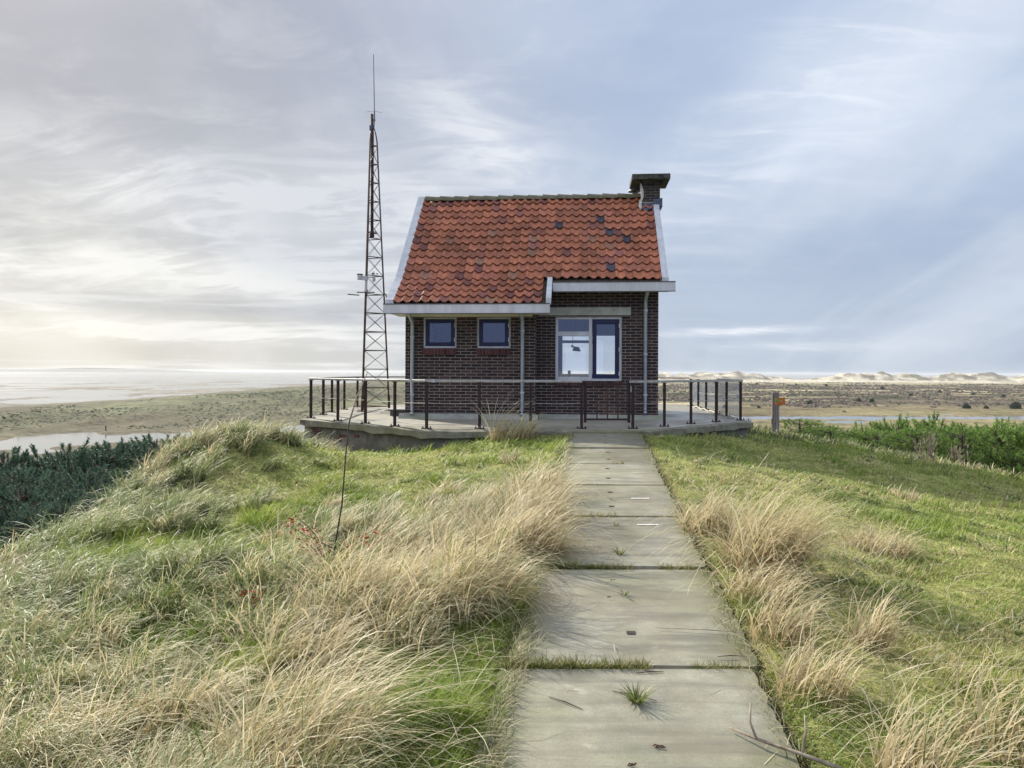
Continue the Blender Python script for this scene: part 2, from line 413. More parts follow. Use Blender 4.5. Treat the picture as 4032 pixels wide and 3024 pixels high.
def ground_z(x, y):
    x = np.asarray(x, float); y = np.asarray(y, float)
    t = x-xc(np.clip(y, -8, 16)); z = zp(y)
    tr = np.clip(t-.62, 0, 9); tl = np.clip(-t-.62, 0, 9)
    z = z-.105*tr-.002*tr**2-.085*tl-.0095*tl**2
    z = z+.74*np.exp(-(((x+4.2)/1.6)**2+((y-10.9)/1.7)**2))
    z = z+.16*np.exp(-(((x+3.6)/1.5)**2+((y-7.5)/1.6)**2))
    near = np.exp(-(np.hypot(x, y-7)/16)**2)
    off = sstep(.6, 1.5, np.abs(t))
    z = z+near*off*(.18*(fbm(x*.55, y*.55, 3, 3)-.5)+.13*(fbm(x*2.0, y*2.0, 9, 3)-.5))
    # keep the path bed low and the terrace bed lower
    inpath = (1-sstep(.55, .72, np.abs(t)))*(y < 13.2)
    z = z-.06*inpath
    od = oct_dist(x, y)
    z = np.where(od < .02, np.minimum(z-.25, -.35), z)
    q = plateau_q(x, y)
    D = np.interp(q, [0, 1.2, 12, 50, 160, 320, 1e5], [0, .35, 6.6, 17.5, 27.5, 29.4, 29.4])
    rr = np.hypot(x, y)
    z = z-D+np.clip(q/20, 0, 1)*(1-sstep(120, 300, rr))*(fbm(x*.12, y*.12, 21, 4)-.5)*2.6
    far = sstep(110, 320, rr)
    # the plain
    f = -29.75+.5*(fbm(x/40, y/70, 31, 4)-.5)
    rd = river_dist(x, y)
    wob = 10*(fbm(x/35, y/35, 37, 3)-.5)
    f = f-1.3*(1-sstep(13, 21, rd+wob))
    isl = 1-sstep(.60, .66, fbm(x/30, y/45, 51, 3))
    f = f-.75*(1-isl)*(1-sstep(40, 100, rd))
    sh = shore(y)
    land = sstep(-20, 25, x-sh)
    lridge = sstep(25, 90, x-sh)*(1-sstep(150, 420, x-sh))*sstep(30, 90, rd)*sstep(260, 420, y)
    rdg = (1-np.abs(2*vnoise(x/62+.5*vnoise(x/25, y/40, 2), y/150, 41)-1))**2
    f = f+lridge*(5.5*np.clip(rdg-.30, 0, 1)*(.4+1.2*fbm(x/40, y/60, 45, 3))+2.2*(fbm(x/10, y/16, 43, 3)-.42)*sstep(.2, .5, rdg))
    heath = sstep(80, 160, rd)*sstep(-150, 60, x)*sstep(560, 700, y)*(1-sstep(2500, 2700, y))
    f = f+heath*(5.0*np.clip(fbm(x/90, y/60, 61, 4)-.40, 0, 1)+1.2*(fbm(x/15, y/15, 67, 2)-.5))
    du = 0
    for cx, cy, w, h in DUNES:
        du = np.maximum(du, h*np.exp(-((x-cx)/w)**4-((y-cy)/130)**2))
    rg = 1-np.abs(fbm(x/120, y/120, 71, 5)*2-1)
    f = f+du*(.45+1.05*fbm(x/34, y/120, 73, 5))*(.66+.45*rg)+1.6*sstep(2350, 2650, y)*sstep(-300, 100, x)*(1-sstep(3000, 3200, y))
    f = np.where((y > 3150) & (x > -800), np.minimum(f, -29.75-(y-3150)*.02), f)
    f = f-(1-land)*(.72+.25*sstep(300, 1500, sh-x))+(1-land)*1.5*(fbm(x/95, y/190+x/400, 81, 6, .6)-.405)*(1-sstep(3500, 5000, np.hypot(x, y-600)))-(1-land)*.5*sstep(1500, 4500, np.hypot(x, y))
    return z*(1-far)+f*far

def ground_col(x, y, z):
    n = len(x)
    c = np.zeros((n, 3))
    rr = np.hypot(x, y)
    a = fbm(x*1.7, y*1.7, 101, 4)[:, None]; b = fbm(x*6, y*6, 103, 3)[:, None]
    near = np.array([.18, .22, .05])*(1-a)+np.array([.32, .29, .12])*a
    near = near*(.6+.8*b)
    wild = np.array([.06, .08, .028])*(1-a)+np.array([.11, .09, .045])*a
    k = sstep(0, 3, plateau_q(x, y))[:, None]
    near = near*(1-k)+wild*k
    t = np.abs(x-xc(y)); pp = ((1-sstep(.6, .75, t))*(y < 13.2))[:, None]
    near = near*(1-pp)+np.array([.07, .055, .035])*pp
    # far plain
    s1 = fbm(x/60, y/25, 111, 5)[:, None]; s2 = fbm(x/14, y/30, 113, 4)[:, None]
    left = np.array([.085, .083, .048])*(1-s1)+np.array([.165, .16, .083])*s1
    ridge = sstep(-29.4, -27.6, z)[:, None]
    left = left*(1-ridge)+(np.array([.135, .145, .075])*(.45+1.1*s2))*ridge
    brown = np.clip((fbm(x/90, y/350, 117, 3)-.46)*7, 0, 1)[:, None]
    left = left*(1-.65*brown)+np.array([.095, .075, .055])*.65*brown
    right = np.array([.15, .12, .068])*(1-s1)+np.array([.27, .24, .13])*s1
    hm = (sstep(640, 760, y+120*(fbm(x/120, y/60, 119, 3)-.5))*(1-sstep(1750, 2200, y+500*(fbm(x/150, y/200, 121, 4)-.5))))[:, None]
    sc_ = np.array([.085, .070, .055])*(1-s2)+np.array([.155, .13, .085])*s2
    patch = np.clip((fbm(x/140, y/38, 127, 4)-.52)*9, 0, 1)[:, None]
    sc_ = sc_*(1-patch)+np.array([.40, .35, .21])*patch
    right = right*(1-hm)+sc_*hm
    pale = (sstep(1900, 2300, y))[:, None]
    right = right*(1-pale)+(np.array([.36, .325, .21])*(.6+.7*s1))*pale
    sd = (sstep(2430, 2560, y+180*(fbm(x/200, y/100, 131, 3)-.5)))[:, None]
    sand = np.array([.56, .51, .405])*np.ones((n, 1))
    veg = np.clip((fbm(x/30, y/50, 137, 5)-.42)*8, 0, 1)*sstep(-27, -20, z+9*(fbm(x/50, y/50, 139, 3)-.5))
    sand = sand*(1-.8*veg[:, None])+np.array([.085, .08, .062])*.8*veg[:, None]
    right = right*(1-sd)+sand*sd
    mx = sstep(-110, 30, x-.12*(y-400))[:, None]
    farc = left*(1-mx)+right*mx
    land = sstep(-25, 15, x-shore(y))[:, None]
    mud = np.array([.23, .21, .18])*(.75+.5*fbm(x/60, y/300, 141, 4)[:, None])
    farc = farc*land+mud*(1-land)
    rb = (1-sstep(14, 34, river_dist(x, y)))[:, None]
    farc = farc*(1-.6*rb)+np.array([.23, .19, .125])*.6*rb
    fm = sstep(110, 260, rr)[:, None]
    return np.hstack([near*(1-fm)+farc*fm, fm])

def build_ground():
    th = np.concatenate([np.linspace(-180, -50, 50, endpoint=False), np.linspace(-50, 50, 560, endpoint=False), np.linspace(50, 180, 50, endpoint=False)])
    th = np.radians(th)
    r = np.concatenate([np.linspace(.0, 1.2, 5)[1:], np.exp(np.linspace(math.log(1.3), math.log(5200), 470)), [8000, 14000]])
    T, RR = np.meshgrid(th, r)
    x = (RR*np.sin(T)).ravel(); y = (RR*np.cos(T)).ravel()
    z = ground_z(x, y)
    z = np.where(np.hypot(x, y) > 6500, -34.0, z)
    col = ground_col(x, y, z)
    nt, nr = len(th), len(r)
    i = np.arange(nr-1)[:, None]*nt+np.arange(nt)[None, :]
    j = np.arange(nr-1)[:, None]*nt+(np.arange(nt)[None, :]+1) % nt
    q = np.stack([i, j, j+nt, i+nt], -1).reshape(-1, 4)[:, ::-1]
    v = np.stack([x, y, z], -1)
    # centre fan
    v = np.vstack([v, [[0, 0, float(ground_z(0., 0.))]]]); col = np.vstack([col, col[:1]])
    cidx = len(v)-1
    fan = np.stack([np.full(nt, cidx), (np.arange(nt)+1) % nt, np.arange(nt)], -1)
    idx = np.concatenate([q.ravel(), fan.ravel()]); cnt = np.concatenate([np.full(len(q), 4), np.full(nt, 3)])
    me = raw_mesh('ground', v, cnt, idx, col, True)
    tag(link('ground', me, M['ground']), kind='structure')
build_ground()

def build_water():
    n = 96; rr = [0, 400, 2000, 20000]
    v = [(0, 0, -30.3)]; f = []
    for r in rr[1:]:
        for k in range(n): v.append((r*math.sin(2*PI*k/n), r*math.cos(2*PI*k/n), -30.3))
    for k in range(n): f.append((0, 1+(k+1) % n, 1+k))
    for a in range(2):
        for k in range(n): f.append((1+a*n+k, 1+a*n+(k+1) % n, 1+(a+1)*n+(k+1) % n, 1+(a+1)*n+k))
    f = [g[::-1] for g in f]
    me = raw_mesh('water', v, [len(g) for g in f], [i for g in f for i in g])
    me2 = link('water', me, M['water']); tag(me2, kind='structure')
build_water()

def build_hills():
    # the low island on the horizon
    nx, ny = 90, 10
    xs = np.linspace(-9600, -4700, nx); ys = np.linspace(11500, 13500, ny)
    X, Y = np.meshgrid(xs, ys)
    h = 26+16*np.exp(-((X+6900)/420)**2)+10*np.exp(-((X+6400)/700)**2)+9*fbm(X/700, Y/900, 5, 3)
    h = h*sstep(-4750, -5900, X)*np.clip(np.sin((Y-11500)/2000*PI), 0, 1)**.5
    v = np.stack([X.ravel(), Y.ravel(), (-33+h*1.25+4).ravel()], -1)
    i = (np.arange(ny-1)[:, None]*nx+np.arange(nx-1)[None]).ravel()
    q = np.stack([i, i+1, i+nx+1, i+nx], -1)
    me = raw_mesh('hills', v, np.full(len(q), 4), q.ravel(), None, True)
    tag(link('hills', me, simple('far_hills', (.07, .075, .07), .95)), kind='structure')
build_hills()

# ------------------------------------------------------------------ path
def build_path():
    b = MB()
    ys = [.72, 2.22, 3.737, 5.357, 6.88, 8.355, 9.80, 11.16, 12.93]
    hw = .61
    d = Vector((PATHDIR, 1, .0443)).normalized(); s = Vector((d.y, -d.x, 0)).normalized()
    rnd = random.Random(3)
    for k in range(len(ys)-1):
        y0 = ys[k]+.008; y1 = ys[k+1]-.008
        sh = rnd.uniform(-.03, .03); dz = rnd.uniform(-.008, .008)
        n = 24
        def P(y, t, z): 
            x = float(xc(y))+t
            return (x, y, float(zp(y))+dz+z)
        # irregular outline with worn corners
        out = []
        for i in range(n+1): out.append((y0+(y1-y0)*i/n+(rnd.uniform(-.012, .012) if 0 < i < n else 0), hw+sh+rnd.uniform(-.016, .012)))
        for i in range(n+1): out.append((y1-(y1-y0)*i/n, -hw+sh+rnd.uniform(-.012, .012)))
        out[n] = (y1-.015, out[n][1]-.02); out[0] = (y0+.015, out[0][1]-.02)
        out[n+1] = (y1-.03, out[n+1][1]+.03); out[-1] = (y0+.04, out[-1][1]+.04)
        m = len(out)
        vs = [P(y, t, 0) for y, t in out]+[P(y, t*1.004, -.012) for y, t in out]+[P(y, t*1.004, -.16) for y, t in out]
        fs = [tuple(range(m))]+[(i, i+m, (i+1) % m+m, (i+1) % m) for i in range(m)]+[(i+m, i+2*m, (i+1) % m+2*m, (i+1) % m+m) for i in range(m)]
        b.mi = 0; b.add(vs, fs)
        b.mi = 1
        for fy in (.27, .73):
            if k in (1, 2, 3) and not (k == 2 and fy < .5): continue
            yy = y0+(y1-y0)*fy; cx = .0+sh
            b.add([P(yy-.022, cx-.024, .004), P(yy-.022, cx+.024, .004), P(yy+.022, cx+.024, .004), P(yy+.022, cx-.024, .004)], [(0, 1, 2, 3)])
        if k in (3, 4):
            b.mi = 2; yy = y0+(y1-y0)*(.80 if k == 3 else .52); cx = .27
            b.add([P(yy-.018, cx-.09, .004), P(yy-.018, cx+.09, .004), P(yy+.018, cx+.09, .004), P(yy+.018, cx-.09, .004)], [(0, 1, 2, 3)])
    o = b.build('path', [M['slab'], simple('lifting_hole', (.03, .028, .022), .9), simple('white_mark', (.8, .8, .76), .5, var=.3, scale=20)])
    tag(o, kind='structure')
build_path()

# ------------------------------------------------------------------ terrace
def poly_offset(pts, d):
    n = len(pts); out = []
    for i in range(n):
        p0, p1, p2 = Vector(pts[i-1]), Vector(pts[i]), Vector(pts[(i+1) % n])
        e1 = (p1-p0).normalized(); e2 = (p2-p1).normalized()
        n1 = Vector((e1.y, -e1.x)); n2 = Vector((e2.y, -e2.x))
        b = (n1+n2).normalized(); out.append(tuple(p1+b*(d/max(.3, b.dot(n1)))))
    return out
def ring_faces(n): return [(i, i+n, (i+1) % n+n, (i+1) % n)[::-1] for i in range(n)]
def build_terrace():
    t = hthing('terrace', (0, -2.7, -.4)); tag(t, 'raised concrete terrace with eight sides and weathered edge under the brick house', 'terrace')
    off = (0, -2.7, -.4)
    n = len(OCT)
    b = MB(off)
    ins = poly_offset(OCT, -.10)
    b.add([(x, y, 0) for x, y in ins], [tuple(range(n))])
    b.build('slab', M['terrace'], t)
    b = MB(off)
    # rim: sloped top edge, then vertical fascia, rough edge subdivided
    rnd = random.Random(5)
    def sub(pts, k=14):
        out = []
        for i in range(len(pts)):
            p, q = Vector(pts[i]), Vector(pts[(i+1) % len(pts)])
            for j in range(k): out.append(tuple(p+(q-p)*(j/k)))
        return out
    A, B_, C_ = sub(ins), sub(OCT), sub(poly_offset(OCT, .0))
    jit = [rnd.uniform(-.012, .010) for _ in A]
    m = len(A)
    vs = [(x, y, 0) for x, y in A]+[(x, y, -.028+jit[i]) for i, (x, y) in enumerate(B_)]+[(x, y, -.135+jit[i-3]*2) for i, (x, y) in enumerate(C_)]
    D_ = sub(poly_offset(OCT, -.07)); vs += [(x, y, -.15+jit[i-3]*2) for i, (x, y) in enumerate(D_)]
    fs = []
    for k in range(3):
        fs += [tuple(a+k*m for a in f) for f in ring_faces(m)]
    b.add(vs, fs); b.build('rim', M['rim'], t)
    b = MB(off)
    E_ = sub(poly_offset(OCT, -.09), 10); m = len(E_)
    vs = [(x, y, -.12) for x, y in E_]+[(x, y, -1.9) for x, y in sub(poly_offset(OCT, -.02), 10)]
    b.add(vs, ring_faces(m))
    b.build('retaining_wall', M['wallconc'], t)
    # exposed bricks where the render has fallen away
    b = MB(off)
    pm = simple('red_brick_patch', (.13, .05, .045), .9, var=.6, scale=20)
    p, q = Vector(OCT[0]), Vector(OCT[1]); e = (q-p).normalized(); nr = Vector((e.y, -e.x))
    for s_, z, L in ((.35, -.22, .32), (.42, -.29, .18), (1.35, -.27, .26), (1.30, -.34, .16), (1.9, -.24, .14), (1.5, -.52, .3)):
        c = p+e*s_-nr*.085
        b = MB(off); b.bar((c.x, c.y, z), (c.x+e.x*L, c.y+e.y*L, z), .04, .055)
        bb = b.build('brick_patch', pm, t); bevel(bb, .012, 2)
build_terrace()

# ------------------------------------------------------------------ house
house = hthing('brick_house', (0, 2, 0))
tag(house, 'small dark brick house with orange pantile roof standing on the concrete terrace', 'house')
HO = (0, 2, 0)
def wall(b, axis, a0, a1, z0, z1, t0, t1, holes):
    """solid wall in plane; axis 'u' runs along u with thickness t0..t1 in v, axis 'v' the other way"""
    us = sorted({a0, a1, *[h[0] for h in holes], *[h[1] for h in holes]}); zs = sorted({z0, z1, *[h[2] for h in holes], *[h[3] for h in holes]})
    for i in range(len(us)-1):
        for j in range(len(zs)-1):
            cu, cz = (us[i]+us[i+1])/2, (zs[j]+zs[j+1])/2
            if any(h[0] < cu < h[1] and h[2] < cz < h[3] for h in holes): continue
            if axis == 'u': b.box(us[i], us[i+1], t0, t1, zs[j], zs[j+1])
            else: b.box(t0, t1, us[i], us[i+1], zs[j], zs[j+1])
UL, UR = -2.66, 2.50
KZ, KV = 2.87, .25           # kink of the roof
RIDGE = (2.45, 5.02)
EAVE = (-.58, 2.31)
SL = (RIDGE[1]-KZ)/(RIDGE[0]-KV)
def roof_z(v):
    if v < KV: return KZ+(v-KV)*(KZ-EAVE[1])/(KV-EAVE[0])
    if v <= RIDGE[0]: return KZ+(v-KV)*SL
    return RIDGE[1]-(v-RIDGE[0])*SL
VB = 4.42
b = MB(HO)
SW = [(-2.294, -1.604, 1.437, 2.07), (-1.189, -.500, 1.437, 2.07)]
wall(b, 'u', UL, -.003, 0, 2.22, 0, .22, SW)
wall(b, 'v', .22, .5, 0, 2.22, -.22, -.003, [])
BW = (.389, 1.762, .778, 2.112)
wall(b, 'u', -.22, UR, 0, 2.74, .5, .72, [BW])
b.build('front_wall', M['brick'], house)
b = MB(HO)
RW = [(.40, 1.90, .86, 1.95)]
wall(b, 'u', UL, UR, 0, 2.75, VB, VB+.22, RW)
b.build('rear_wall', M['brick'], house)
LWIN = (1.25, 1.75, 1.25, 2.0)
for uu, hole in ((UL, [LWIN]), (UR-.22, [])):
    b = MB(HO)
    v0 = .222 if uu == UL else .722
    wall(b, 'v', v0, VB-.002, 0, 2.20 if uu == UL else 2.74, uu, uu+.22, hole)
    zb = 2.202 if uu == UL else 2.742
    pr = [(v0, zb), (VB-.002, zb), (VB-.002, roof_z(VB)-.16), (RIDGE[0], RIDGE[1]-.16)]
    pr += [(KV, KZ-.16), (v0, KZ-.19)] if uu == UL else [(v0, roof_z(v0)-.16)]
    if uu == UL: pr = [(v0, zb), (VB-.002, zb), (VB-.002, roof_z(VB)-.16), (RIDGE[0], RIDGE[1]-.16), (v0, roof_z(v0)-.2)]
    b.prism(pr, 'x', uu, uu+.22)
    b.build('gable_wall', M['brick'], house)
# inside: floor, ceiling, lining
b = MB(HO)
b.box(UL+.225, -.225, .225, VB-.005, .02, .08); b.box(-.2245, UR-.225, .725, VB-.005, .02, .08)
b.build('floor', M['wood_floor'], house)
b = MB(HO)
b.box(UL+.225, UR-.225, .725, VB-.005, 2.52, 2.56)
wall(b, 'v', .725, VB-.005, .08, 2.515, -.10, -.04, [(2.6, 3.4, .08, 2.0)])
b.box(UL+.225, -.105, 2.9, 2.96, .082, 2.515)
wall(b, 'u', UL+.225, UR-.225, .085, 2.515, VB-.02, VB-.003, RW)
b.build('lining', M['plaster'], house)
# plinth
b = MB(HO)
b.prism([(-.13, 0), (-.11, .015), (-.012, .105), (-.003, .105), (-.003, 0)], 'x', UL-.12, .06)
b.prism([(.36, 0), (.38, .015), (.488, .085), (.497, .085), (.497, 0)], 'x', .065, UR+.14)
b.prism([(UL-.12, 0), (UL-.10, .015), (UL-.012, .10), (UL-.003, .10), (UL-.003, 0)], 'y', 0, VB+.2)
b.prism([(UR+.14, 0), (UR+.12, .015), (UR+.012, .10), (UR+.003, .10), (UR+.003, 0)], 'y', .5, VB+.2)
b.build('plinth', M['skirt'], house)
# lintel and sills
b = MB(HO); b.box(.02, 1.94, .478, .497, 2.135, 2.30)
bevel(b.build('lintel', M['lintel'], house), .006)
def soldier(u0, u1, z0, z1, v, name='sill', sl=.05):
    s = MB(HO); n = max(3, round((u1-u0)/.062)); w = (u1-u0)/n
    rnd = random.Random(int(u0*100))
    for k in range(n):
        c = rnd.uniform(.6, 1.5); s.col = (.075*c, .032*c, .033*c)
        s.box(u0+k*w+.004, u0+(k+1)*w-.004, v-.035+rnd.uniform(-.003, .003), v-.002, z0+rnd.uniform(0, .008), z1)
    s.col = (.30, .26, .24); s.box(u0+.004, u1-.004, v-.02, v-.0025, z0+.006, z1-.006)
    o = s.build(name, attr_mat('sill_brick', .85), house, cols=True); return o
soldier(-2.309, -1.603, 1.302, 1.432, 0)
soldier(-1.195, -.495, 1.302, 1.432, 0)
soldier(.39, 1.762, .685, .772, .5)

def rect_frame(b, u0, u1, z0, z1, w, v0, v1):
    b.box(u0, u1, v0, v1, z0, z0+w); b.box(u0, u1, v0, v1, z1-w, z1)
    b.box(u0, u0+w, v0, v1, z0+w, z1-w); b.box(u1-w, u1, v0, v1, z0+w, z1-w)
def pane(u0, u1, z0, z1, v, parent):
    p = MB(HO); p.add([(u0, v, z0), (u1, v, z0), (u1, v, z1), (u0, v, z1)], [(0, 1, 2, 3)])
    return p.build('pane', M['glass'], parent)
def hinge(b, u, z, v):
    b.box(u-.012, u+.012, v-.012, v, z-.04, z+.04)
for (u0, u1, z0, z1) in SW:
    b = MB(HO); rect_frame(b, u0, u1, z0, z1, .042, .045, .14)
    w = bevel(b.build('window', M['white'], house), .004)
    b = MB(HO); rect_frame(b, u0+.045, u1-.045, z0+.045, z1-.045, .075, .03, .10)
    bevel(b.build('sash', M['blue'], w), .005)
    pane(u0+.115, u1-.115, z0+.115, z1-.115, .06, w)
    for zz in (z0+.17, z1-.17):
        b = MB(HO); hinge(b, u1-.04, zz, .03); b.build('hinge', M['white'], w)
u0, u1, z0, z1 = BW
b = MB(HO); rect_frame(b, u0, u1, z0, z1, .055, .545, .66)
b.box(1.082, 1.152, .545, .66, z0+.055, z1-.055)
b.box(u0+.055, 1.082, .545, .66, 1.71, 1.78)
b.box(u0+.055, 1.082, .56, .66, 1.78, 1.805); b.box(u0+.055, 1.082, .552, .66, z0+.055, z0+.085)
wbig = bevel(b.build('window', M['white'], house), .004)
pane(u0+.056, 1.081, z0+.086, 1.709, .60, wbig); pane(u0+.056, 1.081, 1.806, z1-.056, .60, wbig)
b = MB(HO); rect_frame(b, 1.156, 1.704, z0+.058, z1-.058, .085, .525, .60)
b.box(1.215, 1.65, .52, .526, 1.955, 1.975)
bevel(b.build('sash', M['blue'], wbig), .005)
pane(1.236, 1.624, z0+.14, z1-.14, .56, wbig)
for zz in (.93, 1.43, 1.92):
    b = MB(HO); hinge(b, 1.708, zz, .53); b.build('hinge', M['white'], wbig)
# rear window and side window
u0, u1, z0, z1 = RW[0]
b = MB(HO); rect_frame(b, u0, u1, z0, z1, .05, VB+.02, VB+.12)
b.box(1.22, 1.31, VB+.02, VB+.12, z0+.05, z1-.05); b.box(u0+.05, 1.22, VB+.02, VB+.12, 1.71, 1.78)
w = b.build('window', M['white'], house)
pane(u0+.051, 1.219, z0+.051, 1.709, VB+.07, w); pane(u0+.051, 1.219, 1.781, z1-.051, VB+.07, w); pane(1.311, u1-.051, z0+.051, z1-.051, VB+.07, w)
b = MB(HO)
v0, v1, z0, z1 = LWIN
for (ya, yb, za, zb) in ((v0, v1, z0, z0+.05), (v0, v1, z1-.05, z1), (v0, v0+.05, z0+.05, z1-.05), (v1-.05, v1, z0+.05, z1-.05), ((v0+v1)/2-.03, (v0+v1)/2+.03, z0+.05, z1-.05)):
    b.box(UL+.05, UL+.14, ya, yb, za, zb)
w = b.build('window', M['white'], house)
b = MB(HO); b.add([(UL+.09, v1-.051, z0+.051), (UL+.09, v0+.051, z0+.051), (UL+.09, v0+.051, z1-.051), (UL+.09, v1-.051, z1-.051)], [(0, 1, 2, 3)]); b.build('pane', M['glass'], w)

# --- roof tiles
def tiles(cols_u, rows, u_lim_fn, seed):
    """rows: list of (v_lo, z_lo, v_hi, z_hi) from eave to ridge; every tile is an S-shaped strip"""
    rnd = random.Random(seed)
    verts = []; faces = []; cols = []
    NP = 10
    for ri, (va, za, vb, zb) in enumerate(rows):
        dv, dz = vb-va, zb-za; L = math.hypot(dv, dz); nv, nz = -dz/L, dv/L
        if dv < 0: nv, nz = -nv, -nz
        for ci in range(len(cols_u)-1):
            ua, ub = cols_u[ci], cols_u[ci+1]
            if not u_lim_fn((ua+ub)/2, va): continue
            # colour of the tile
            p = rnd.random(); k = rnd.uniform(.70, 1.18)
            uu = (ua+ub)/2
            wear = vnoise(np.array([uu*1.1]), np.array([va*1.3+ri*.25]), 77)[0]
            c = [.47*k, .175*k, .098*k]
            if p < .30: c = [.43*k, .165*k, .105*k]
            if p < .09: c = [.30*k, .12*k, .10*k]
            if p < .005+.10*max(0, wear-.60)*(1.8 if uu > 0 else .4): c = [.085, .075, .095]
            if .975 < p: c = [.40*k, .21*k, .14*k]
            w2 = vnoise(np.array([uu*3.1+7]), np.array([va*.9]), 79)[0]
            c = [x*(1.10-.50*max(0, wear-.42)-.45*max(0, w2-.62)) for x in c]
            n0 = len(verts)
            jz = rnd.uniform(-.004, .005); lip = .036; tw = rnd.uniform(-.004, .004)
            for j in range(2):
                for i in range(NP+1):
                    s = i/NP
                    h = .027*math.cos(2*PI*(s-.06))+.004*math.cos(4*PI*(s-.06))
                    h += (lip+tw*(s-.5)*2) if j == 0 else -.004
                    ext = -.02 if j == 0 else .02
                    f = ext if j == 0 else L+ext
                    u_ = ua+(ub-ua)*s+.0005*(i-5)
                    verts.append((u_-HO[0], va+dv/L*f+nv*h-HO[1], za+dz/L*f+nz*h-HO[2]+.014*math.sin(u_*1.9+va)+jz))
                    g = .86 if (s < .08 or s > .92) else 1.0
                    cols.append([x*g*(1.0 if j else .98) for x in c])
            for i in range(NP):
                faces.append((n0+i, n0+i+1, n0+NP+1+i+1, n0+NP+1+i))
            # thickness at the lower edge, colour darkened as a painted shadow line
            m0 = len(verts)
            for i in range(NP+1):
                x, y, z = verts[n0+i]
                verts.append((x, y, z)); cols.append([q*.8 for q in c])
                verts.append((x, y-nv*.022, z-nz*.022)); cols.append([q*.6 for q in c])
            for i in range(NP): faces.append((m0+2*i+1, m0+2*i+3, m0+2*i+2, m0+2*i))
    me = raw_mesh('roof', verts, [4]*len(faces), [i for f in faces for i in f], cols, True)
    return me
def rows_between(v0, z0, v1, z1, n):
    return [(v0+(v1-v0)*k/n, z0+(z1-z0)*k/n, v0+(v1-v0)*(k+1)/n, z0+(z1-z0)*(k+1)/n) for k in range(n)]
TW = .1828
cu = [-2.77+TW*k for k in range(30)]
frows = rows_between(EAVE[0], EAVE[1], KV, KZ, 4)+rows_between(KV, KZ, RIDGE[0], RIDGE[1], 12)
brows = rows_between(VB+.5, roof_z(VB+.5), RIDGE[0], RIDGE[1], 14)
mef = tiles(cu, frows, lambda u, v: (u < .23 or v > KV-.12) and not (2.28 < u and v > 2.15), 1)
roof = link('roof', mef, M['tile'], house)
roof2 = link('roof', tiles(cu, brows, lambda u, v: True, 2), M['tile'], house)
# boarding under the tiles
b = MB(HO); th = .03
def slab_uv(u0, u1, va, vb, dz=-.055):
    za, zb = roof_z(va)+dz, roof_z(vb)+dz
    b.add([(u0, va, za), (u1, va, za), (u1, vb, zb), (u0, vb, zb), (u0, va, za-th), (u1, va, za-th), (u1, vb, zb-th), (u0, vb, zb-th)],
          [(0,1,2,3),(7,6,5,4),(0,4,5,1),(1,5,6,2),(2,6,7,3),(3,7,4,0)])
slab_uv(-2.77, .25, EAVE[0]+.02, KV-.001); slab_uv(-2.77, .25, KV, RIDGE[0]-.001); slab_uv(.252, 2.52, .16, KV-.001); slab_uv(.252, 2.52, KV, RIDGE[0]-.001)
slab_uv(-2.77, 2.52, RIDGE[0], VB+.48)
b.build('roof_board', M['bark'], roof)
# ridge tiles, overlapping, each slightly tipped
b = MB(HO); rnd = random.Random(9)
u = -2.74; k = 0
while u < 2.12:
    L = .345; pts = []
    lift = rnd.uniform(-.004, .006)
    for uu, rr_ in ((u, .125), (u+L+.03, .108)):
        for i in range(9):
            t = PI*(i/8); pts.append((uu, RIDGE[0]-math.cos(t)*rr_*1.05, RIDGE[1]-.055+lift+math.sin(t)*rr_+(.012 if uu == u else 0)))
    n = len(pts)
    fs = [(i, i+1, i+10, i+9)[::-1] for i in range(8)]
    b.add(pts, fs); 
    inner = [(p[0], RIDGE[0]+(p[1]-RIDGE[0])*.86, p[2]-.018) for p in pts[:9]]
    b.add(pts[:9]+inner, [(i, i+9, i+10, i+1)[::-1] for i in range(8)])
    u += L
b.build('ridge', M['ridge'], roof, smooth=False)

# bargeboards
def barge(u0, u1, pts, up, dn, name='bargeboard'):
    s = MB(HO)
    for (va, vb) in zip(pts[:-1], pts[1:]):
        za, zb = roof_z(va), roof_z(vb)
        s.prism([(va, za-dn), (va, za+up), (vb, zb+up), (vb, zb-dn)], 'x', u0, u1)
    o = s.build(name, M['white'], house); return o
barge(-2.925, -2.765, [EAVE[0]-.02, -.30, 0, KV, RIDGE[0]+.0], .075, .16)
barge(-2.925, -2.765, [RIDGE[0]+.001, VB+.5], .075, .16)
barge(2.535, 2.665, [.14, KV, 2.12], .07, .16)
barge(2.535, 2.665, [RIDGE[0]+.30, VB+.5], .07, .16)
barge(.235, .335, [EAVE[0]+.02, -.3, 0, .17], .075, .05)

# gutters
def gutter(u0, u1, v0, v1, z0, z1):
    s = MB(HO)
    s.box(u0, u1, v0, v0+.018, z0, z1); s.box(u0, u1, v0+.018, v1, z0, z0+.018)
    s.box(u0, u0+.018, v0+.018, v1, z0+.018, z1-.02); s.box(u1-.018, u1, v0+.018, v1, z0+.018, z1-.02)
    s.box(u0+.018, u1-.018, v1-.018, v1, z0+.018, z1-.03)
    g = bevel(s.build('gutter', M['white'], house), .003)
    s = MB(HO); s.box(u0-.006, u1+.006, v0-.012, v0+.02, z1, z1+.014); s.box(u0-.006, u1+.006, v0+.02, v0+.06, z1+.001, z1+.009)
    s.box(u0-.006, u1+.006, v0-.012, v0+.002, z0-.012, z0-.001)
    s.build('edge_strip', M['gutter_edge'], g)
    return g
gutter(-2.945, .315, -.70, -.55, 2.095, 2.272)
gutter(.345, 2.785, .03, .18, 2.585, 2.765)
b = MB(HO)
b.box(UL-.01, -.06, -.03, -.003, 2.075, 2.225)
b.box(-2.9, .29, -.55, -.031, 2.112, 2.130)
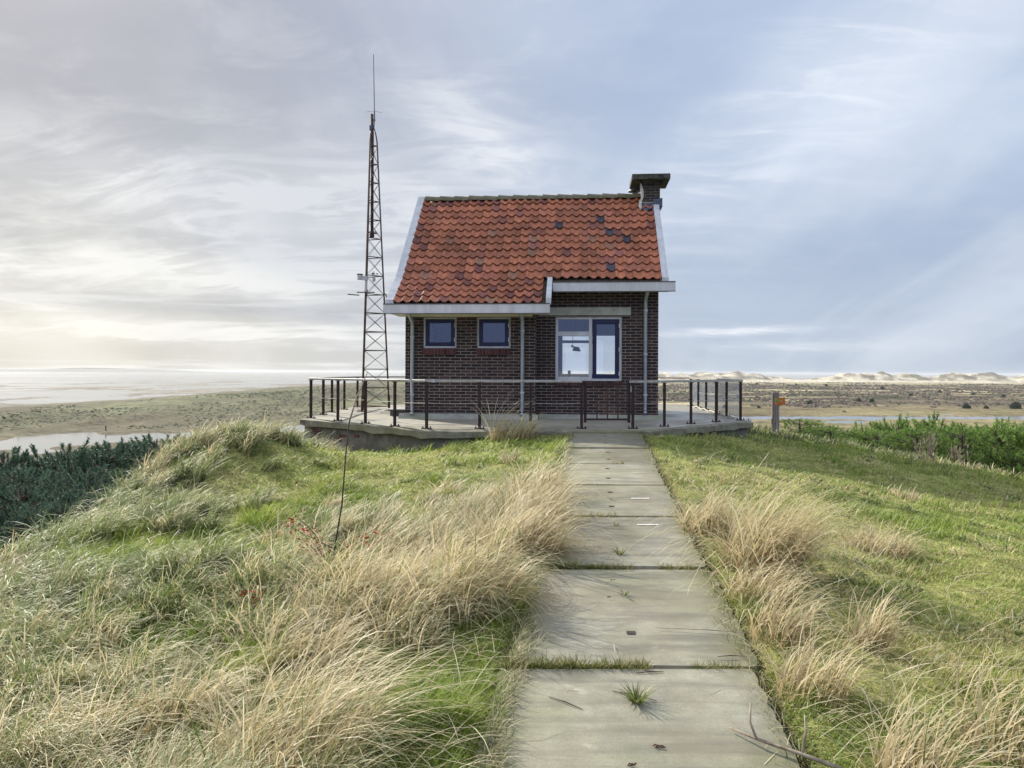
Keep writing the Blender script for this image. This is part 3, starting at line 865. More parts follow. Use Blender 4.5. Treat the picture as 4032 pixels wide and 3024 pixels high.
b.box(-2.9, -2.70, -.031, .5, 2.112, 2.130)
b.build('eaves_board', M['cream'], house)
b = MB(HO); b.box(.35, 2.70, .18, .497, 2.61, 2.63); b.build('eaves_board', M['white'], house)
b = MB(HO); b.box(-2.77, -2.70, -.50, .0, 2.135, 2.28); b.build('eaves_board', M['cream'], house)

# downpipes
def pipe(u, v, ztop, zbot, cols_z, gv, gu):
    s = MB(HO)
    pts = [(gu, gv, ztop+.12), (gu, gv, ztop+.03), (gu+(u-gu)*.25, gv+(v-gv)*.25, ztop-.02), (gu+(u-gu)*.8, gv+(v-gv)*.8, ztop-.11), (u, v, ztop-.17), (u, v, zbot+.06), (u, v-.01, zbot+.02), (u, v-.04, zbot)]
    s.tube(pts, .037, 12)
    o = s.build('downpipe', M['zinc'], house, smooth=True)
    for z in cols_z:
        s = MB(HO); s.tube([(u, v, z-.018), (u, v, z+.018)], .047, 12); s.box(u-.012, u+.012, v, v+.06, z-.01, z+.01)
        s.build('collar', M['zinc'], o)
    return o
pipe(-2.50, -.075, 2.10, .10, (1.66, .485), -.30, -2.53)
pipe(-.256, -.075, 2.10, .10, (1.78, .54), -.30, -.256)
pipe(2.232, .43, 2.59, .13, (2.23, 1.33, .50), .20, 2.26)

# chimney
b = MB(HO); b.box(2.30, 2.69, 2.15, 2.72, 4.55, 5.285)
ch = b.build('chimney', M['chimney_brick'], house)
b = MB(HO); b.box(2.24, 2.75, 2.08, 2.79, 5.255, 5.292); b.box(2.05, 2.90, 1.95, 2.90, 5.294, 5.418)
rnd = random.Random(4)
o = b.build('chimney_cap', M['moss_stone'], ch); bevel(o, .012, 2)
b = MB(HO)
b.add([(2.26, 2.145, 4.80), (2.715, 2.145, 4.80), (2.72, 2.13, 4.70), (2.72, 1.98, 4.635), (2.60, 1.97, 4.61), (2.48, 1.985, 4.635), (2.37, 1.96, 4.60), (2.26, 1.98, 4.635), (2.255, 2.13, 4.70)],
      [(0, 8, 2, 1), (8, 7, 6, 5, 4, 3, 2)])
b.box(2.695, 2.74, 2.10, 2.75, 4.70, 4.90); b.box(2.535, 2.70, 2.105, 2.146, 4.74, 4.885)
b.build('flashing', M['lead'], ch)
b = MB(HO); b.box(2.27, 2.55, 2.135, 2.146, 4.805, 4.818)
# bent loose strip on the left of the chimney
prof = [(2.255, 2.02, 4.62), (2.235, 2.03, 4.72), (2.245, 2.06, 4.82), (2.29, 2.09, 4.92), (2.285, 2.10, 5.05), (2.27, 2.11, 5.16), (2.255, 2.10, 5.24)]
wd = [.05, .07, .06, .05, .075, .05, .02]
vs = []
for (p, w) in zip(prof, wd): vs += [(p[0]-w/2, p[1], p[2]), (p[0]+w/2, p[1]+.015, p[2])]
b.add(vs, [(2*i, 2*i+1, 2*i+3, 2*i+2) for i in range(len(prof)-1)])
o = b.build('loose_strip', M['old_white'], ch); so = o.modifiers.new('s', 'SOLIDIFY'); so.thickness = .006
b = MB(HO)
b.tube([(2.16, 2.75, 4.7), (2.16, 2.75, 5.20)], .06, 12); b.tube([(2.16, 2.75, 5.20), (2.16, 2.75, 5.235)], [.16, .14], 14)
b.build('vent_pipe', M['lead'], roof)

# things inside
lamp = hthing('hanging_lamp', (.72, 3.2, 1.45)); tag(lamp, 'small dark lamp on a thin cord seen through the large white window', 'lamp')
LO = (.72, 3.2, 1.45)
b = MB(LO); b.tube([(.72, 3.2, 2.515), (.725, 3.2, 1.72), (.72, 3.2, 1.62)], .006, 6); b.build('cord', M['white'], lamp)
b = MB(LO); b.tube([(.69, 3.2, 1.60), (.74, 3.2, 1.57)], .025, 8)
b.add([(.75, 3.13, 1.585), (.88, 3.13, 1.56), (.92, 3.11, 1.46), (.72, 3.11, 1.475), (.75, 3.27, 1.585), (.88, 3.27, 1.56), (.92, 3.29, 1.46), (.72, 3.29, 1.475)],
      [(0,1,2,3),(7,6,5,4),(0,4,5,1),(1,5,6,2),(2,6,7,3),(3,7,4,0)])
b.build('lamp_shade', M['black'], lamp)
jar = hthing('jar', (.63, VB-.06, .78)); tag(jar, 'little dark pot standing at the back window inside the house', 'pot')
JO = (.63, VB-.06, .78)
b = MB(JO); b.tube([(.63, VB-.06, .78), (.63, VB-.06, .90), (.63, VB-.06, .93), (.63, VB-.06, 1.0)], [.05, .05, .035, .04], 12); b.build('pot', M['black'], jar)
tb = hthing('table', (1.2, VB-.25, .08)); tag(tb, 'brown wooden table below the rear window inside the house', 'table')
TO = (1.2, VB-.25, .08)
b = MB(TO); b.box(.45, 2.0, VB-.5, VB-.01, .74, .78); b.build('table_top', M['wood_floor'], tb)
for uu in (.5, 1.95):
    for vv in (VB-.46, VB-.06):
        b = MB(TO); b.box(uu-.025, uu+.025, vv-.025, vv+.025, .08, .74); b.build('leg', M['wood_floor'], tb)

# ------------------------------------------------------------------ railing and gate
FRONT_L = [(-4.55, -.25), (-3.76, -.96), (-3.03, -1.62), (-2.33, -2.24), (-1.66, -2.76), (-.78, -2.64), (.07, -2.50), (.93, -2.36)]
FRONT_R = [(1.80, -2.24), (2.40, -1.60), (2.98, -.80), (3.56, -.14), (4.14, .42)]
RIGHT = [(4.13, 1.85), (4.13, 3.05), (4.13, 4.6), (4.12, 5.85), (4.10, 7.15)]
BACK = [(2.5, 8.7), (.7, 8.75), (-1.2, 8.75), (-2.55, 8.7)]
LEFT = [(-5.05, 4.75), (-4.96, 3.3), (-4.85, 2.0), (-4.70, .95)]
PTS = FRONT_R+RIGHT+BACK+LEFT+FRONT_L     # clockwise walk from the gate round to the gate
BACKMID = [(-3.75, 6.55), (-3.2, 7.5)]
PTS = FRONT_R+RIGHT+BACK+[(-3.85, 6.4)]+LEFT+FRONT_L
RO = (1.8, -2.24, 0)
rail = hthing('railing', RO); tag(rail, 'brown steel railing with pale grey handrail running round the edge of the terrace', 'railing')
HZ = .80
for (u, v) in PTS:
    s = MB(RO)
    # I-shaped post
    s.box(u-.023, u+.023, v-.024, v-.017, .012, HZ-.02); s.box(u-.023, u+.023, v+.017, v+.024, .012, HZ-.02); s.box(u-.005, u+.005, v-.017, v+.017, .012, HZ-.02)
    s.box(u-.05, u+.05, v-.026, v+.026, HZ-.03, HZ-.021)
    p = s.build('post', M['post_paint'], rail)
    s = MB(RO); s.box(u-.085, u+.085, v-.05, v+.05, .0, .012)
    for du in (-.065, .065): s.tube([(u+du, v, .012), (u+du, v, .04)], .011, 6)
    s.build('base_plate', M['post_paint'], p)
def runrail(pts):
    s = MB(RO)
    n = len(pts)
    for i in range(n-1):
        p, q = Vector((*pts[i], HZ)), Vector((*pts[i+1], HZ)); d = (q-p).normalized()
        s.bar(p, q, .085, .008, (0, 0, 1)) if False else None
    # channel: flat top with two lips, mitred by offsetting the polyline
    def offs(d):
        out = []
        for i in range(n):
            p = Vector(pts[i]); e1 = (p-Vector(pts[i-1])).normalized() if i else (Vector(pts[1])-p).normalized()
            e2 = (Vector(pts[i+1])-p).normalized() if i < n-1 else e1
            n1 = Vector((e1.y, -e1.x)); n2 = Vector((e2.y, -e2.x)); b_ = (n1+n2).normalized()
            out.append(p+b_*(d/max(.4, b_.dot(n1))))
        return out
    prof = [(-.042, -.018), (-.042, .022), (.042, .022), (.042, -.018)]
    vs = []
    for (o_, z) in prof:
        for p in offs(o_): vs.append((p.x, p.y, HZ+z))
    fs = []
    for k in range(4):
        for i in range(n-1):
            a, b_ = k*n+i, ((k+1) % 4)*n+i; fs.append((a, a+1, b_+1, b_))
    fs += [(0, n, 2*n, 3*n), (n-1, 4*n-1, 3*n-1, 2*n-1)]
    s.add(vs, fs)
    return bevel(s.build('handrail', M['rail_paint'], rail), .006)
runrail([(1.82, -2.215)]+FRONT_R+RIGHT[:]); runrail([RIGHT[-1]]+BACK+[(-3.85, 6.4)]+LEFT+FRONT_L[:5]); runrail(FRONT_L[4:])
for z in (.43, .075):
    s = MB(RO)
    pl = [(u, v, z) for u, v in PTS]
    for i in range(len(pl)-1):
        p, q = Vector(pl[i]), Vector(pl[i+1]); m_ = (p+q)/2-Vector((0, 0, .012))
        s.tube([p, m_, q], .0045, 5)
    s.build('wire', M['rail_paint'], rail)
# sleeves on the handrail
for (i, f) in ((2, .5), (3, .55), (4, .12)):
    s = MB(RO)
    p, q = Vector((*FRONT_L[i], HZ+.002)), Vector((*FRONT_L[i+1], HZ+.002)); c = p+(q-p)*f; d = (q-p).normalized()
    s.bar(c-d*.03, c+d*.03, .094, .05)
    s.build('sleeve', M['zinc'], rail)
# chain-link on the right-hand side
s = MB(RO)
seg = [FRONT_R[-1]]+RIGHT
def along(t):
    for i in range(len(seg)-1):
        p, q = Vector(seg[i]), Vector(seg[i+1]); L = (q-p).length
        if t <= L: return p+(q-p)*(t/L)
        t -= L
    return Vector(seg[-1])
TL = sum((Vector(seg[i+1])-Vector(seg[i])).length for i in range(len(seg)-1))
z0, z1 = .05, .76; H = z1-z0; t = -H
while t < TL:
    for sgn in (1, -1):
        a, b_ = (t, z0), (t+H, z1)
        if sgn < 0: a, b_ = (t, z1), (t+H, z0)
        ta, tb_ = max(0, a[0]), min(TL, b_[0])
        if tb_-ta > .02:
            za = a[1]+(b_[1]-a[1])*(ta-a[0])/H; zb = a[1]+(b_[1]-a[1])*(tb_-a[0])/H
            p, q = along(ta), along(tb_)
            s.bar((p.x+.03, p.y, za), (q.x+.03, q.y, zb), .003, .003)
    t += .062
s.bar((4.17, .45, .765), (4.13, 7.1, .765), .006, .006)
s.build('wire_mesh', M['zinc'], rail)
s = MB(RO); pts = []
for k in range(40):
    tt = .25+k*(TL-.25)/39; p = along(tt); pts.append((p.x-.07, p.y, .02+.02*math.sin(k*.9)+.02*(k % 9 == 0)))
s.tube(pts, .016, 7); s.build('hose', M['old_white'], rail)

GO = (1.36, -2.30, .1)
gate = hthing('gate', GO); tag(gate, 'low brown steel gate with three thin bars hung at the top of the path', 'gate')
e0, e1 = Vector((.99, -2.30)), Vector((1.735, -2.20))
def gp(f): p = e0+(e1-e0)*f; return p.x, p.y
for f in (0, 1):
    x, y = gp(f); s = MB(GO); s.box(x-.024, x+.024, y-.024, y+.024, .10, .79); s.build('stile', M['post_paint'], gate)
for f in (.27, .51, .75):
    x, y = gp(f); s = MB(GO); s.box(x-.011, x+.011, y-.011, y+.011, .172, .745); s.build('bar', M['mast_rust'], gate)
for z in (.155, .76):
    s = MB(GO); a = gp(.03); b_ = gp(.97); s.bar((a[0], a[1], z), (b_[0], b_[1], z), .03, .032); s.build('rail', M['post_paint'], gate)
s = MB(GO); x, y = gp(1); s.box(x+.024, x+.05, y-.035, y+.02, .62, .72); s.box(x+.02, x+.06, y-.05, y-.036, .655, .675); s.build('latch', M['zinc'], gate)
s = MB(GO); x, y = gp(1); s.tube([(x, y, .79), (x+.01, y, .83)], .018, 7); s.build('stop', M['post_paint'], gate)

# ------------------------------------------------------------------ concrete box beside the house
BO = (-2.95, .95, 0)
cb = hthing('meter_box', BO); tag(cb, 'low concrete box with a pale sheet lid beside the left wall of the house', 'box')
s = MB(BO); s.box(-3.17, -2.79, .78, 1.55, 0, .13); bevel(s.build('box', M['wallconc'], cb), .01)
s = MB(BO); s.box(-3.24, -2.79, .72, 1.62, .132, .155); s.build('lid', M['lid'], cb)

# ------------------------------------------------------------------ mast
MP = Vector((-3.40, 18.6, 0))
mast = empty('radio_mast', MP); tag(mast, 'tall rusty three-legged lattice mast left of the house', 'mast')
def leg(k, z):
    r = .43+(.11-.43)*(z/6.5); a = R((130, 250, 10)[k]); return Vector((r*math.cos(a), r*math.sin(a), z))
for k in range(3):
    s = MB()
    s.tube([leg(k, .0), leg(k, 3.1), leg(k, 6.5), Vector((*(leg(k, 6.5).xy*.75), 6.68)), Vector((*(leg(k, 6.5).xy*.3), 6.85))], [.021, .020, .018, .016, .013], 8)
    l = s.build('leg', M['mast_steel'], mast, smooth=True)
    s = MB()
    s.tube([leg(k, .01), leg(k, .38)], .030, 8); s.box(leg(k, 0).x-.11, leg(k, 0).x+.11, leg(k, 0).y-.06, leg(k, 0).y+.06, .0, .012)
    s.build('foot', M['mast_rust'], l)
LV = [.11+.45*k for k in range(15)]
for z in LV:
    s1 = MB()
    for k in range(3): s1.tube([leg(k, z), leg((k+1) % 3, z)], .0115, 6)
    s1.build('strut', M['mast_steel'], mast)
for i in range(14):
    s2 = MB()
    for k in range(3):
        a, b_ = k, (k+1) % 3
        s2.tube([leg(a, LV[i]), leg(b_, LV[i+1])], .0055, 5); s2.tube([leg(b_, LV[i]), leg(a, LV[i+1])], .0055, 5)
    s2.build('brace', M['mast_steel'], mast)
s = MB(); s.tube([(0.0, 0, 4.26), (.0, 0, 6.7), (-.02, 0, 7.18)], [.036, .034, .030], 10); s.tube([(-.1, -.1, 4.3), (.1, .1, 4.3)], .012, 6); s.tube([(0, 0, 4.2), (0, 0, 4.32)], .055, 10)
pole = s.build('pole', M['mast_rust'], mast, smooth=True)
s = MB()
ang = [(.10*math.cos(k*PI/6), .10*math.sin(k*PI/6), 4.32) for k in range(13)]; s.tube(ang, .009, 5); s.build('ring', M['mast_rust'], mast)
s = MB(); s.box(-.065, .005, -.045, .03, 6.78, 6.90); s.tube([(.03, -.02, 6.80), (.045, -.02, 6.93), (.035, -.02, 7.06)], .013, 6); s.build('junction_box', M['lead'], mast)
AX = .045
an = MB(); an.tube([(AX, -.01, 6.99), (AX, -.01, 7.24), (AX, -.01, 7.27), (AX-.03, -.01, 8.62)], [.019, .019, .013, .010], 8); an.tube([(-.02, 0, 7.14), (AX, -.01, 7.14)], .012, 6); an.tube([(-.02, 0, 7.03), (AX+.03, -.01, 7.03)], .012, 6)
ant = an.build('antenna', M['antenna'], mast)
for k in range(4):
    s = MB()
    t = R(12+90*k); s.tube([(AX, -.01, 7.255), (AX+.19*math.cos(t), -.01+.19*math.sin(t), 7.215)], .004, 5)
    s.build('radial', M['antenna'], ant)
s = MB(); s.tube([leg(0, 1.5)+Vector((.02, -.02, 0)), leg(0, 3.6)+Vector((.03, -.02, 0)), leg(0, 5.8)+Vector((.02, -.02, 0)), Vector((-.03, -.03, 6.8))], .007, 5); s.build('cable', M['black'], mast)
s = MB(); s.tube([leg(2, 2.86), leg(2, 2.82)+Vector((.05, 0, 0)), leg(2, 2.70)+Vector((.06, 0, 0))], [.012, .018, .008], 6); s.build('clamp', M['mast_steel'], mast)

WP = MP+Vector((-.07, -.34, 2.80))
ws = empty('weather_station', WP); tag(ws, 'small grey weather station on a bracket partway up the lattice mast', 'weather station')
s = MB(); s.box(-.22, .20, -.012, .012, .02, .045); s.tube([(-.45, .05, -.01), (-.18, .06, -.03)], .014, 7); s.tube([(0, 0, 0), (0, .1, 0)], .02, 8); s.build('bracket', M['mast_steel'], ws)
s = MB(); s.tube([(0, 0, .045), (0, 0, .10)], .045, 10); s.tube([(0, 0, .10), (0, 0, .36)], .025, 10); s.build('stand', M['station'], ws)
s = MB(); s.box(-.10, .035, -.04, .04, .32, .42); s.build('housing', M['station'], ws)
s = MB(); s.tube([(-.15, 0, .33), (-.15, 0, .45)], .062, 12); rg = s.build('rain_gauge', M['station'], ws)
s = MB(); s.tube([(-.15, 0, .452), (-.15, 0, .468)], .075, 12); s.build('rim', M['black'], rg)
s = MB(); s.tube([(.03, 0, .40), (.16, 0, .385)], .013, 7); s.build('arm', M['station'], ws)
s = MB(); s.tube([(.18, 0, .29), (.18, 0, .38)], [.034, .040], 10); s.tube([(.18, 0, .38), (.18, 0, .46)], .017, 8); an_ = s.build('wind_sensor', M['station'], ws)
s = MB()
for k in range(3):
    t = R(10+120*k); p = Vector((.18+.075*math.cos(t), .075*math.sin(t), .475)); s.tube([(.18, 0, .475), p], .004, 5); s.tube([p-Vector((0, 0, .018)), p, p+Vector((0, 0, .018))], [.008, .022, .008], 8)
s.tube([(.18, 0, .46), (.18, 0, .53)], [.012, .010], 8)
s.build('cups', M['black'], an_)

# ------------------------------------------------------------------ signpost
SPX, SPY = 5.93, 17.3
spz = float(ground_z(SPX, SPY))
sp = empty('sign_post', (SPX, SPY, spz)); tag(sp, 'weathered grey wooden post with a small orange arrow board on the lawn', 'signpost')
TOPZ = .53-spz
s = MB(); s.tube([(0, 0, -.4), (0, 0, TOPZ*.5), (0, 0, TOPZ-.02), (0, 0, TOPZ)], [.086, .084, .083, .076], 14); s.build('post', M['oldwood'], sp, smooth=False)
bz = TOPZ-.215
s = MB(); s.bar((-.035, -.098, bz-.005), (.185, -.085, bz+.02), .02, .165); bd = s.build('board', M['orange'], sp)
s = MB(); yy = -.1125
s.add([(-.04, yy, bz+.005), (.0, yy+.002, bz+.008), (.03, yy+.0035, bz+.010), (.05, yy+.0045, bz+.03), (.03, yy+.0035, bz+.055), (-.005, yy+.0015, bz+.072), (-.04, yy, bz+.066)], [(0, 1, 2, 3, 4, 5, 6)])
o = s.build('green_mark', M['green_mark'], bd); o.modifiers.new('s', 'SOLIDIFY').thickness = .004
s = MB(); s.add([(.045, yy+.002, bz+.012), (.12, yy+.006, bz+.015), (.13, yy+.007, bz+.022), (.12, yy+.006, bz+.028), (.06, yy+.003, bz+.028)], [(0, 1, 2, 3, 4)])
o = s.build('arrow_mark', M['pale_mark'], bd); o.modifiers.new('s', 'SOLIDIFY').thickness = .004

# ------------------------------------------------------------------ grass
def blades(base, head, L, p0, p1, w, cb, ct, seg=3, twist=None, pw=1.3):
    n = len(base)
    t = np.linspace(0, 1, seg+1)
    pv_ = (pw*np.exp(RS.normal(0, .45, n)))[:, None]
    phi = p0[:, None]+(p1-p0)[:, None]*(t[None, :]**pv_)
    ds = (L/seg)[:, None]
    mid = (phi[:, 1:]+phi[:, :-1])/2
    hor = np.concatenate([np.zeros((n, 1)), np.cumsum(np.sin(mid)*ds, 1)], 1)
    ver = np.concatenate([np.zeros((n, 1)), np.cumsum(np.cos(mid)*ds, 1)], 1)
    tw = RS.uniform(-.9, .9, n) if twist is None else twist
    sx, sy = -np.sin(head+tw), np.cos(head+tw)
    px = base[:, 0:1]+hor*np.cos(head)[:, None]; py = base[:, 1:2]+hor*np.sin(head)[:, None]; pz = base[:, 2:3]+ver
    tap = np.array([.8, 1.0, .85, .6, .4, .25])[:seg] if seg > 2 else np.array([1, .7])
    nv = 2*seg+1
    Vt = np.zeros((n, nv, 3)); Cc = np.zeros((n, nv, 3))
    for i in range(seg):
        hw = (w*tap[i]/2)
        for k, sg in ((0, -1), (1, 1)):
            Vt[:, 2*i+k, 0] = px[:, i]+sg*sx*hw; Vt[:, 2*i+k, 1] = py[:, i]+sg*sy*hw; Vt[:, 2*i+k, 2] = pz[:, i]
            Cc[:, 2*i+k] = cb+(ct-cb)*t[i]
    Vt[:, -1, 0] = px[:, -1]; Vt[:, -1, 1] = py[:, -1]; Vt[:, -1, 2] = pz[:, -1]; Cc[:, -1] = ct
    fq = [[2*i, 2*i+1, 2*i+3, 2*i+2] for i in range(seg-1)]
    loc = [a for f in fq for a in f]+[2*seg-2, 2*seg-1, 2*seg]
    cnt = [4]*(seg-1)+[3]
    idx = (np.arange(n)[:, None]*nv+np.array(loc)[None]).ravel()
    return Vt.reshape(-1, 3), np.tile(cnt, n), idx, Cc.reshape(-1, 3)
def join(parts):
    vs = []; cs = []; ix = []; co = []; o = 0
    for v, c, i, k in parts:
        vs.append(v); cs.append(c); ix.append(i+o); co.append(k); o += len(v)
    return np.vstack(vs), np.concatenate(cs), np.concatenate(ix), np.vstack(co)
def U_(a, b, n): return RS.uniform(a, b, n)
def on_path(x, y, m=0.0): return (np.abs(x-xc(y)) < .61+m) & (y < 12.95) & (y > .5)
GREEN1 = np.array([.16, .26, .035]); GREEN2 = np.array([.40, .48, .095]); STRAW1 = np.array([.66, .56, .32]); STRAW2 = np.array([.90, .84, .62]); OLIVE = np.array([.46, .43, .17])
def lerp(a, b, t): return a[None]*(1-t[:, None])+b[None]*t[:, None]

# ---- short lawn
def lawn():
    parts = []
    n = 420000
    r = np.exp(U_(math.log(1.7), math.log(23), n)); th = U_(-1.0, .86, n)
    x = r*np.sin(th); y = r*np.cos(th)
    dl = oct_dist(x, y); q = plateau_q(x, y)
    keep = (~on_path(x, y, .015)) & (dl > -.02) & (q < 1.8) & (y > 1.2)
    # trodden thin spots beside the path
    thin = fbm(x*1.1, y*1.1, 201, 3)
    tt = x-xc(y)
    keep &= ~((thin < .40) & (tt > .55) & (tt < 2.2) & (RS.rand(n) < .65))
    x, y, r, tt = x[keep], y[keep], r[keep], tt[keep]; n = len(x)
    z = ground_z(x, y)
    cl = fbm(x*1.6, y*1.6, 203, 3); hgt = fbm(x*3.5, y*3.5, 205, 2)
    L = U_(.03, .062, n)*(.30+.9*hgt+1.5*sstep(.60, .75, fbm(x*2.2, y*2.2, 213, 2)))*np.where(tt < -.6, np.where(y < 7.5, 2.1, 1.3), 1.0)*(1+r/40)
    w = (.0028+.0009*r)*U_(.7, 1.2, n)
    base = np.stack([x, y, z-.005], -1)
    head = U_(-.9, .9, n)+np.where(RS.rand(n) < .25, PI, 0)
    dry = np.clip((fbm(x*.7, y*.7, 207, 4)-.47)*5+.30, 0, 1)
    dry = np.where(tt < 0, dry*.40, np.clip((dry*.55+.60*sstep(.50, .64, fbm(x*.45+9, y*.75, 211, 3)))*(1-.55*sstep(8.5, 11, y)), 0, 1))
    isdry = RS.rand(n) < dry*.75
    g = lerp(GREEN1, GREEN2, np.clip(cl*1.6-.4+U_(-.3, .3, n), 0, 1))
    s = lerp(OLIVE, STRAW1, np.clip(U_(0, 1, n), 0, 1))
    ct = np.where(isdry[:, None], s, g)*U_(.75, 1.2, n)[:, None]
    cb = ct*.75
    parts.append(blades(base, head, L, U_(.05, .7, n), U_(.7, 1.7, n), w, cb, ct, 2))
    v, c, i, k = join(parts)
    tag(link('lawn_grass', raw_mesh('lawn_grass', v, c, i, k, True), M['grass']), 'short green lawn grass growing round the path and terrace', 'grass', kind='stuff')
lawn()

def tuft(n, x, y, rad, L, lean, spread, droop, straw, wdt, seg=4, zoff=0.0, greenc=None, dark=0.25):
    """n blades of one tussock; lean = heading the wind bends them to"""
    a = U_(0, 2*PI, n); rr = rad*np.sqrt(U_(0, 1, n))
    bx = x+rr*np.cos(a); by = y+rr*np.sin(a)
    bz = ground_z(bx, by)-.01+zoff
    m = RS.rand(n) < .72
    head = np.where(m, lean+RS.normal(0, spread, n), a+RS.normal(0, .5, n))
    Ls = L*U_(.45, 1.1, n)
    p0 = np.abs(RS.normal(.10, .14, n))+np.where(m, .04, .1)
    p1 = p0+np.clip(RS.normal(droop, .40, n), .1, 2.6)
    isst = RS.rand(n) < straw
    gs = U_(0, 1, n)
    g1 = GREEN1 if greenc is None else greenc
    cg = lerp(g1, np.array([.52, .54, .27]), gs**1.5); cst = lerp(STRAW1, STRAW2, gs)
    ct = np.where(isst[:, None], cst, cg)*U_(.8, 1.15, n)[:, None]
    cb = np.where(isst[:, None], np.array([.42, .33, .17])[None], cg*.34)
    return blades(np.stack([bx, by, bz], -1), head, Ls, p0, p1, wdt*U_(.55, 1.7, n), cb, ct, seg, pw=1.1)

# ---- long wind-swept marram on the left flank
def marram():
    parts = []
    cand = 3300
    r = np.exp(U_(math.log(1.9), math.log(17), cand)); th = U_(-1.05, .03, cand)
    X = r*np.sin(th); Y = r*np.cos(th)
    dens = fbm(X*.9, Y*.9, 301, 3)
    for x, y, rr, de in zip(X, Y, r, dens):
        t = x-float(xc(y))
        if t > (-.95 if y < 5 else -.72) or y < 1.3 or de < .40: continue
        if float(oct_dist(np.array([x]), np.array([y]))[0]) < .12: continue
        q = float(plateau_q(np.array([x]), np.array([y]))[0])
        if q > 3.2: continue
        # the clipped lawn in front of the terrace
        wig = vnoise(np.array([x*1.3]), np.array([y]), 5)[0]-.5; wig2 = vnoise(np.array([x]), np.array([y*1.3]), 8)[0]-.5
        lawnm = sstep(7.3, 8.3, y+1.2*wig-.45*(x+1))*sstep(-3.5, -2.9, x+.8*wig2)
        if RS.rand() < lawnm*.985: continue
        bare = (y < 4.3 and -2.4 < t < -.9 and de > .43)
        if bare and RS.rand() < .8: continue
        nearp = float(np.exp(-((t+1.3)/1.3)**2))*float(sstep(2.0, 3.8, y))
        bl = float(sstep(4.6, 3.0, y))*float(sstep(.5, -1.5, x))
        strawp = float(np.clip(.04+.80*nearp+.25*bl+.7*(fbm(np.array([x*.6]), np.array([y*.6]), 303, 2)[0]-.5), .08, .95))
        if RS.rand() < .10: strawp = .95
        L = RS.uniform(.22, .58)*(.6+.75*de)*(1-.45*float(sstep(5.8, 8.0, y)*sstep(-3.6, -2.4, x)*sstep(.3, -.4, x)))
        if bl > .3: L *= .85
        lean = .25+2.2*(vnoise(np.array([x*.8]), np.array([y*.8]), 309)[0]-.5)+RS.normal(0, .25)
        nb = int(RS.uniform(50, 110)*min(1.5, .7+2.5/rr))
        greenc = np.array([.17, .27, .06]) if x > -2.5 else np.array([.22, .31, .11])
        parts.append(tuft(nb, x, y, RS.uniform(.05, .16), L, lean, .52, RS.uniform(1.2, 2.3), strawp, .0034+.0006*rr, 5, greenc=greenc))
    for k in range(70):
        a, q = U_(0, 2*PI, 1)[0], abs(RS.normal(0, .8)); x, y = -4.25+q*math.cos(a), 11.2+q*math.sin(a)*1.1
        if x > -3.1: continue
        parts.append(tuft(70, x, y, .12, RS.uniform(.30, .52), RS.normal(.2, .3), .5, RS.uniform(1.1, 1.9), RS.choice([.1, .4, .8]), .0095, 5, greenc=np.array([.19, .27, .09])))
    v, c, i, k = join(parts)
    tag(link('marram_grass', raw_mesh('marram_grass', v, c, i, k, True), M['grass']), 'long wind-swept dune grass, green and straw coloured, covering the left bank', 'grass', kind='stuff')
marram()

# ---- single tussocks one can point at
TUSS = [
    # x, y, radius, blades, length, lean, droop, straw, label
    (-.84, 2.88, .26, 640, .70, .15, 1.55, .97, 'big straw tussock fanning out at the bottom edge left of the path'),
    (.06, 5.75, .30, 800, .70, .25, 1.55, .97, 'broad straw tussock left of the path spilling over the fourth slab'),
    (.16, 6.75, .26, 640, .66, .15, 1.5, .97, 'straw tussock left of the path bending over a slab shaded by its blades'),
    (.24, 7.75, .24, 500, .60, .2, 1.4, .93, 'farthest straw tussock on the left path edge, beside the short green lawn'),
    (-.22, 4.65, .26, 520, .58, -.15, 1.7, .95, 'matted straw tussock hanging over the left path edge nearest the middle slabs'),
    (-.72, 8.35, .16, 150, .42, .3, 1.7, .95, 'low pale straw tussock alone in the green lawn left of the path'),
    (1.76, 5.45, .26, 900, .92, .12, 1.75, .97, 'tallest arching straw tussock on the right edge of the path'),
    (1.62, 6.45, .22, 420, .56, .15, 1.5, .92, 'shorter straw tussock right behind the tall arching one'),
    (1.52, 4.75, .20, 320, .48, .2, 1.6, .92, 'straw tussock just in front of the tall arching one'),
    (1.44, 4.15, .16, 220, .44, .25, 1.65, .92, 'thin straw tussock at the right path edge in front of the second joint'),
    (1.92, 4.15, .10, 170, .48, .35, 1.4, .92, 'upright fan-shaped tussock standing on the right lawn away from the path'),
    (1.34, 3.45, .15, 220, .42, .3, 1.5, .93, 'straw tussock at the right path edge by the nearest joint'),
    (1.44, 2.78, .14, 220, .46, .4, 1.45, .95, 'straggly straw tussock in the bottom right next to the broken branch'),
    (2.02, 3.10, .20, 260, .50, .3, 1.8, .93, 'rounded straw tussock in the bottom right corner of the lawn'),
    (3.05, 6.40, .26, 280, .36, .2, 2.0, .97, 'flattened heap of dead straw lying on the right lawn'),
    (4.9, 9.6, .22, 170, .20, .4, 1.6, .85, 'small dry grass hummock far out on the right lawn'),
    (.05, 12.35, .30, 330, .55, .35, 1.3, .75, 'straw tussock growing against the terrace edge left of the gate'),
    (-.25, 12.45, .12, 60, .85, .1, .5, 1.0, 'few tall dry stalks rising against the brick wall left of the gate'),
    (-3.35, 13.3, .22, 240, .55, .2, 1.2, .8, 'pale seeded tussock below the left corner of the terrace'),
]
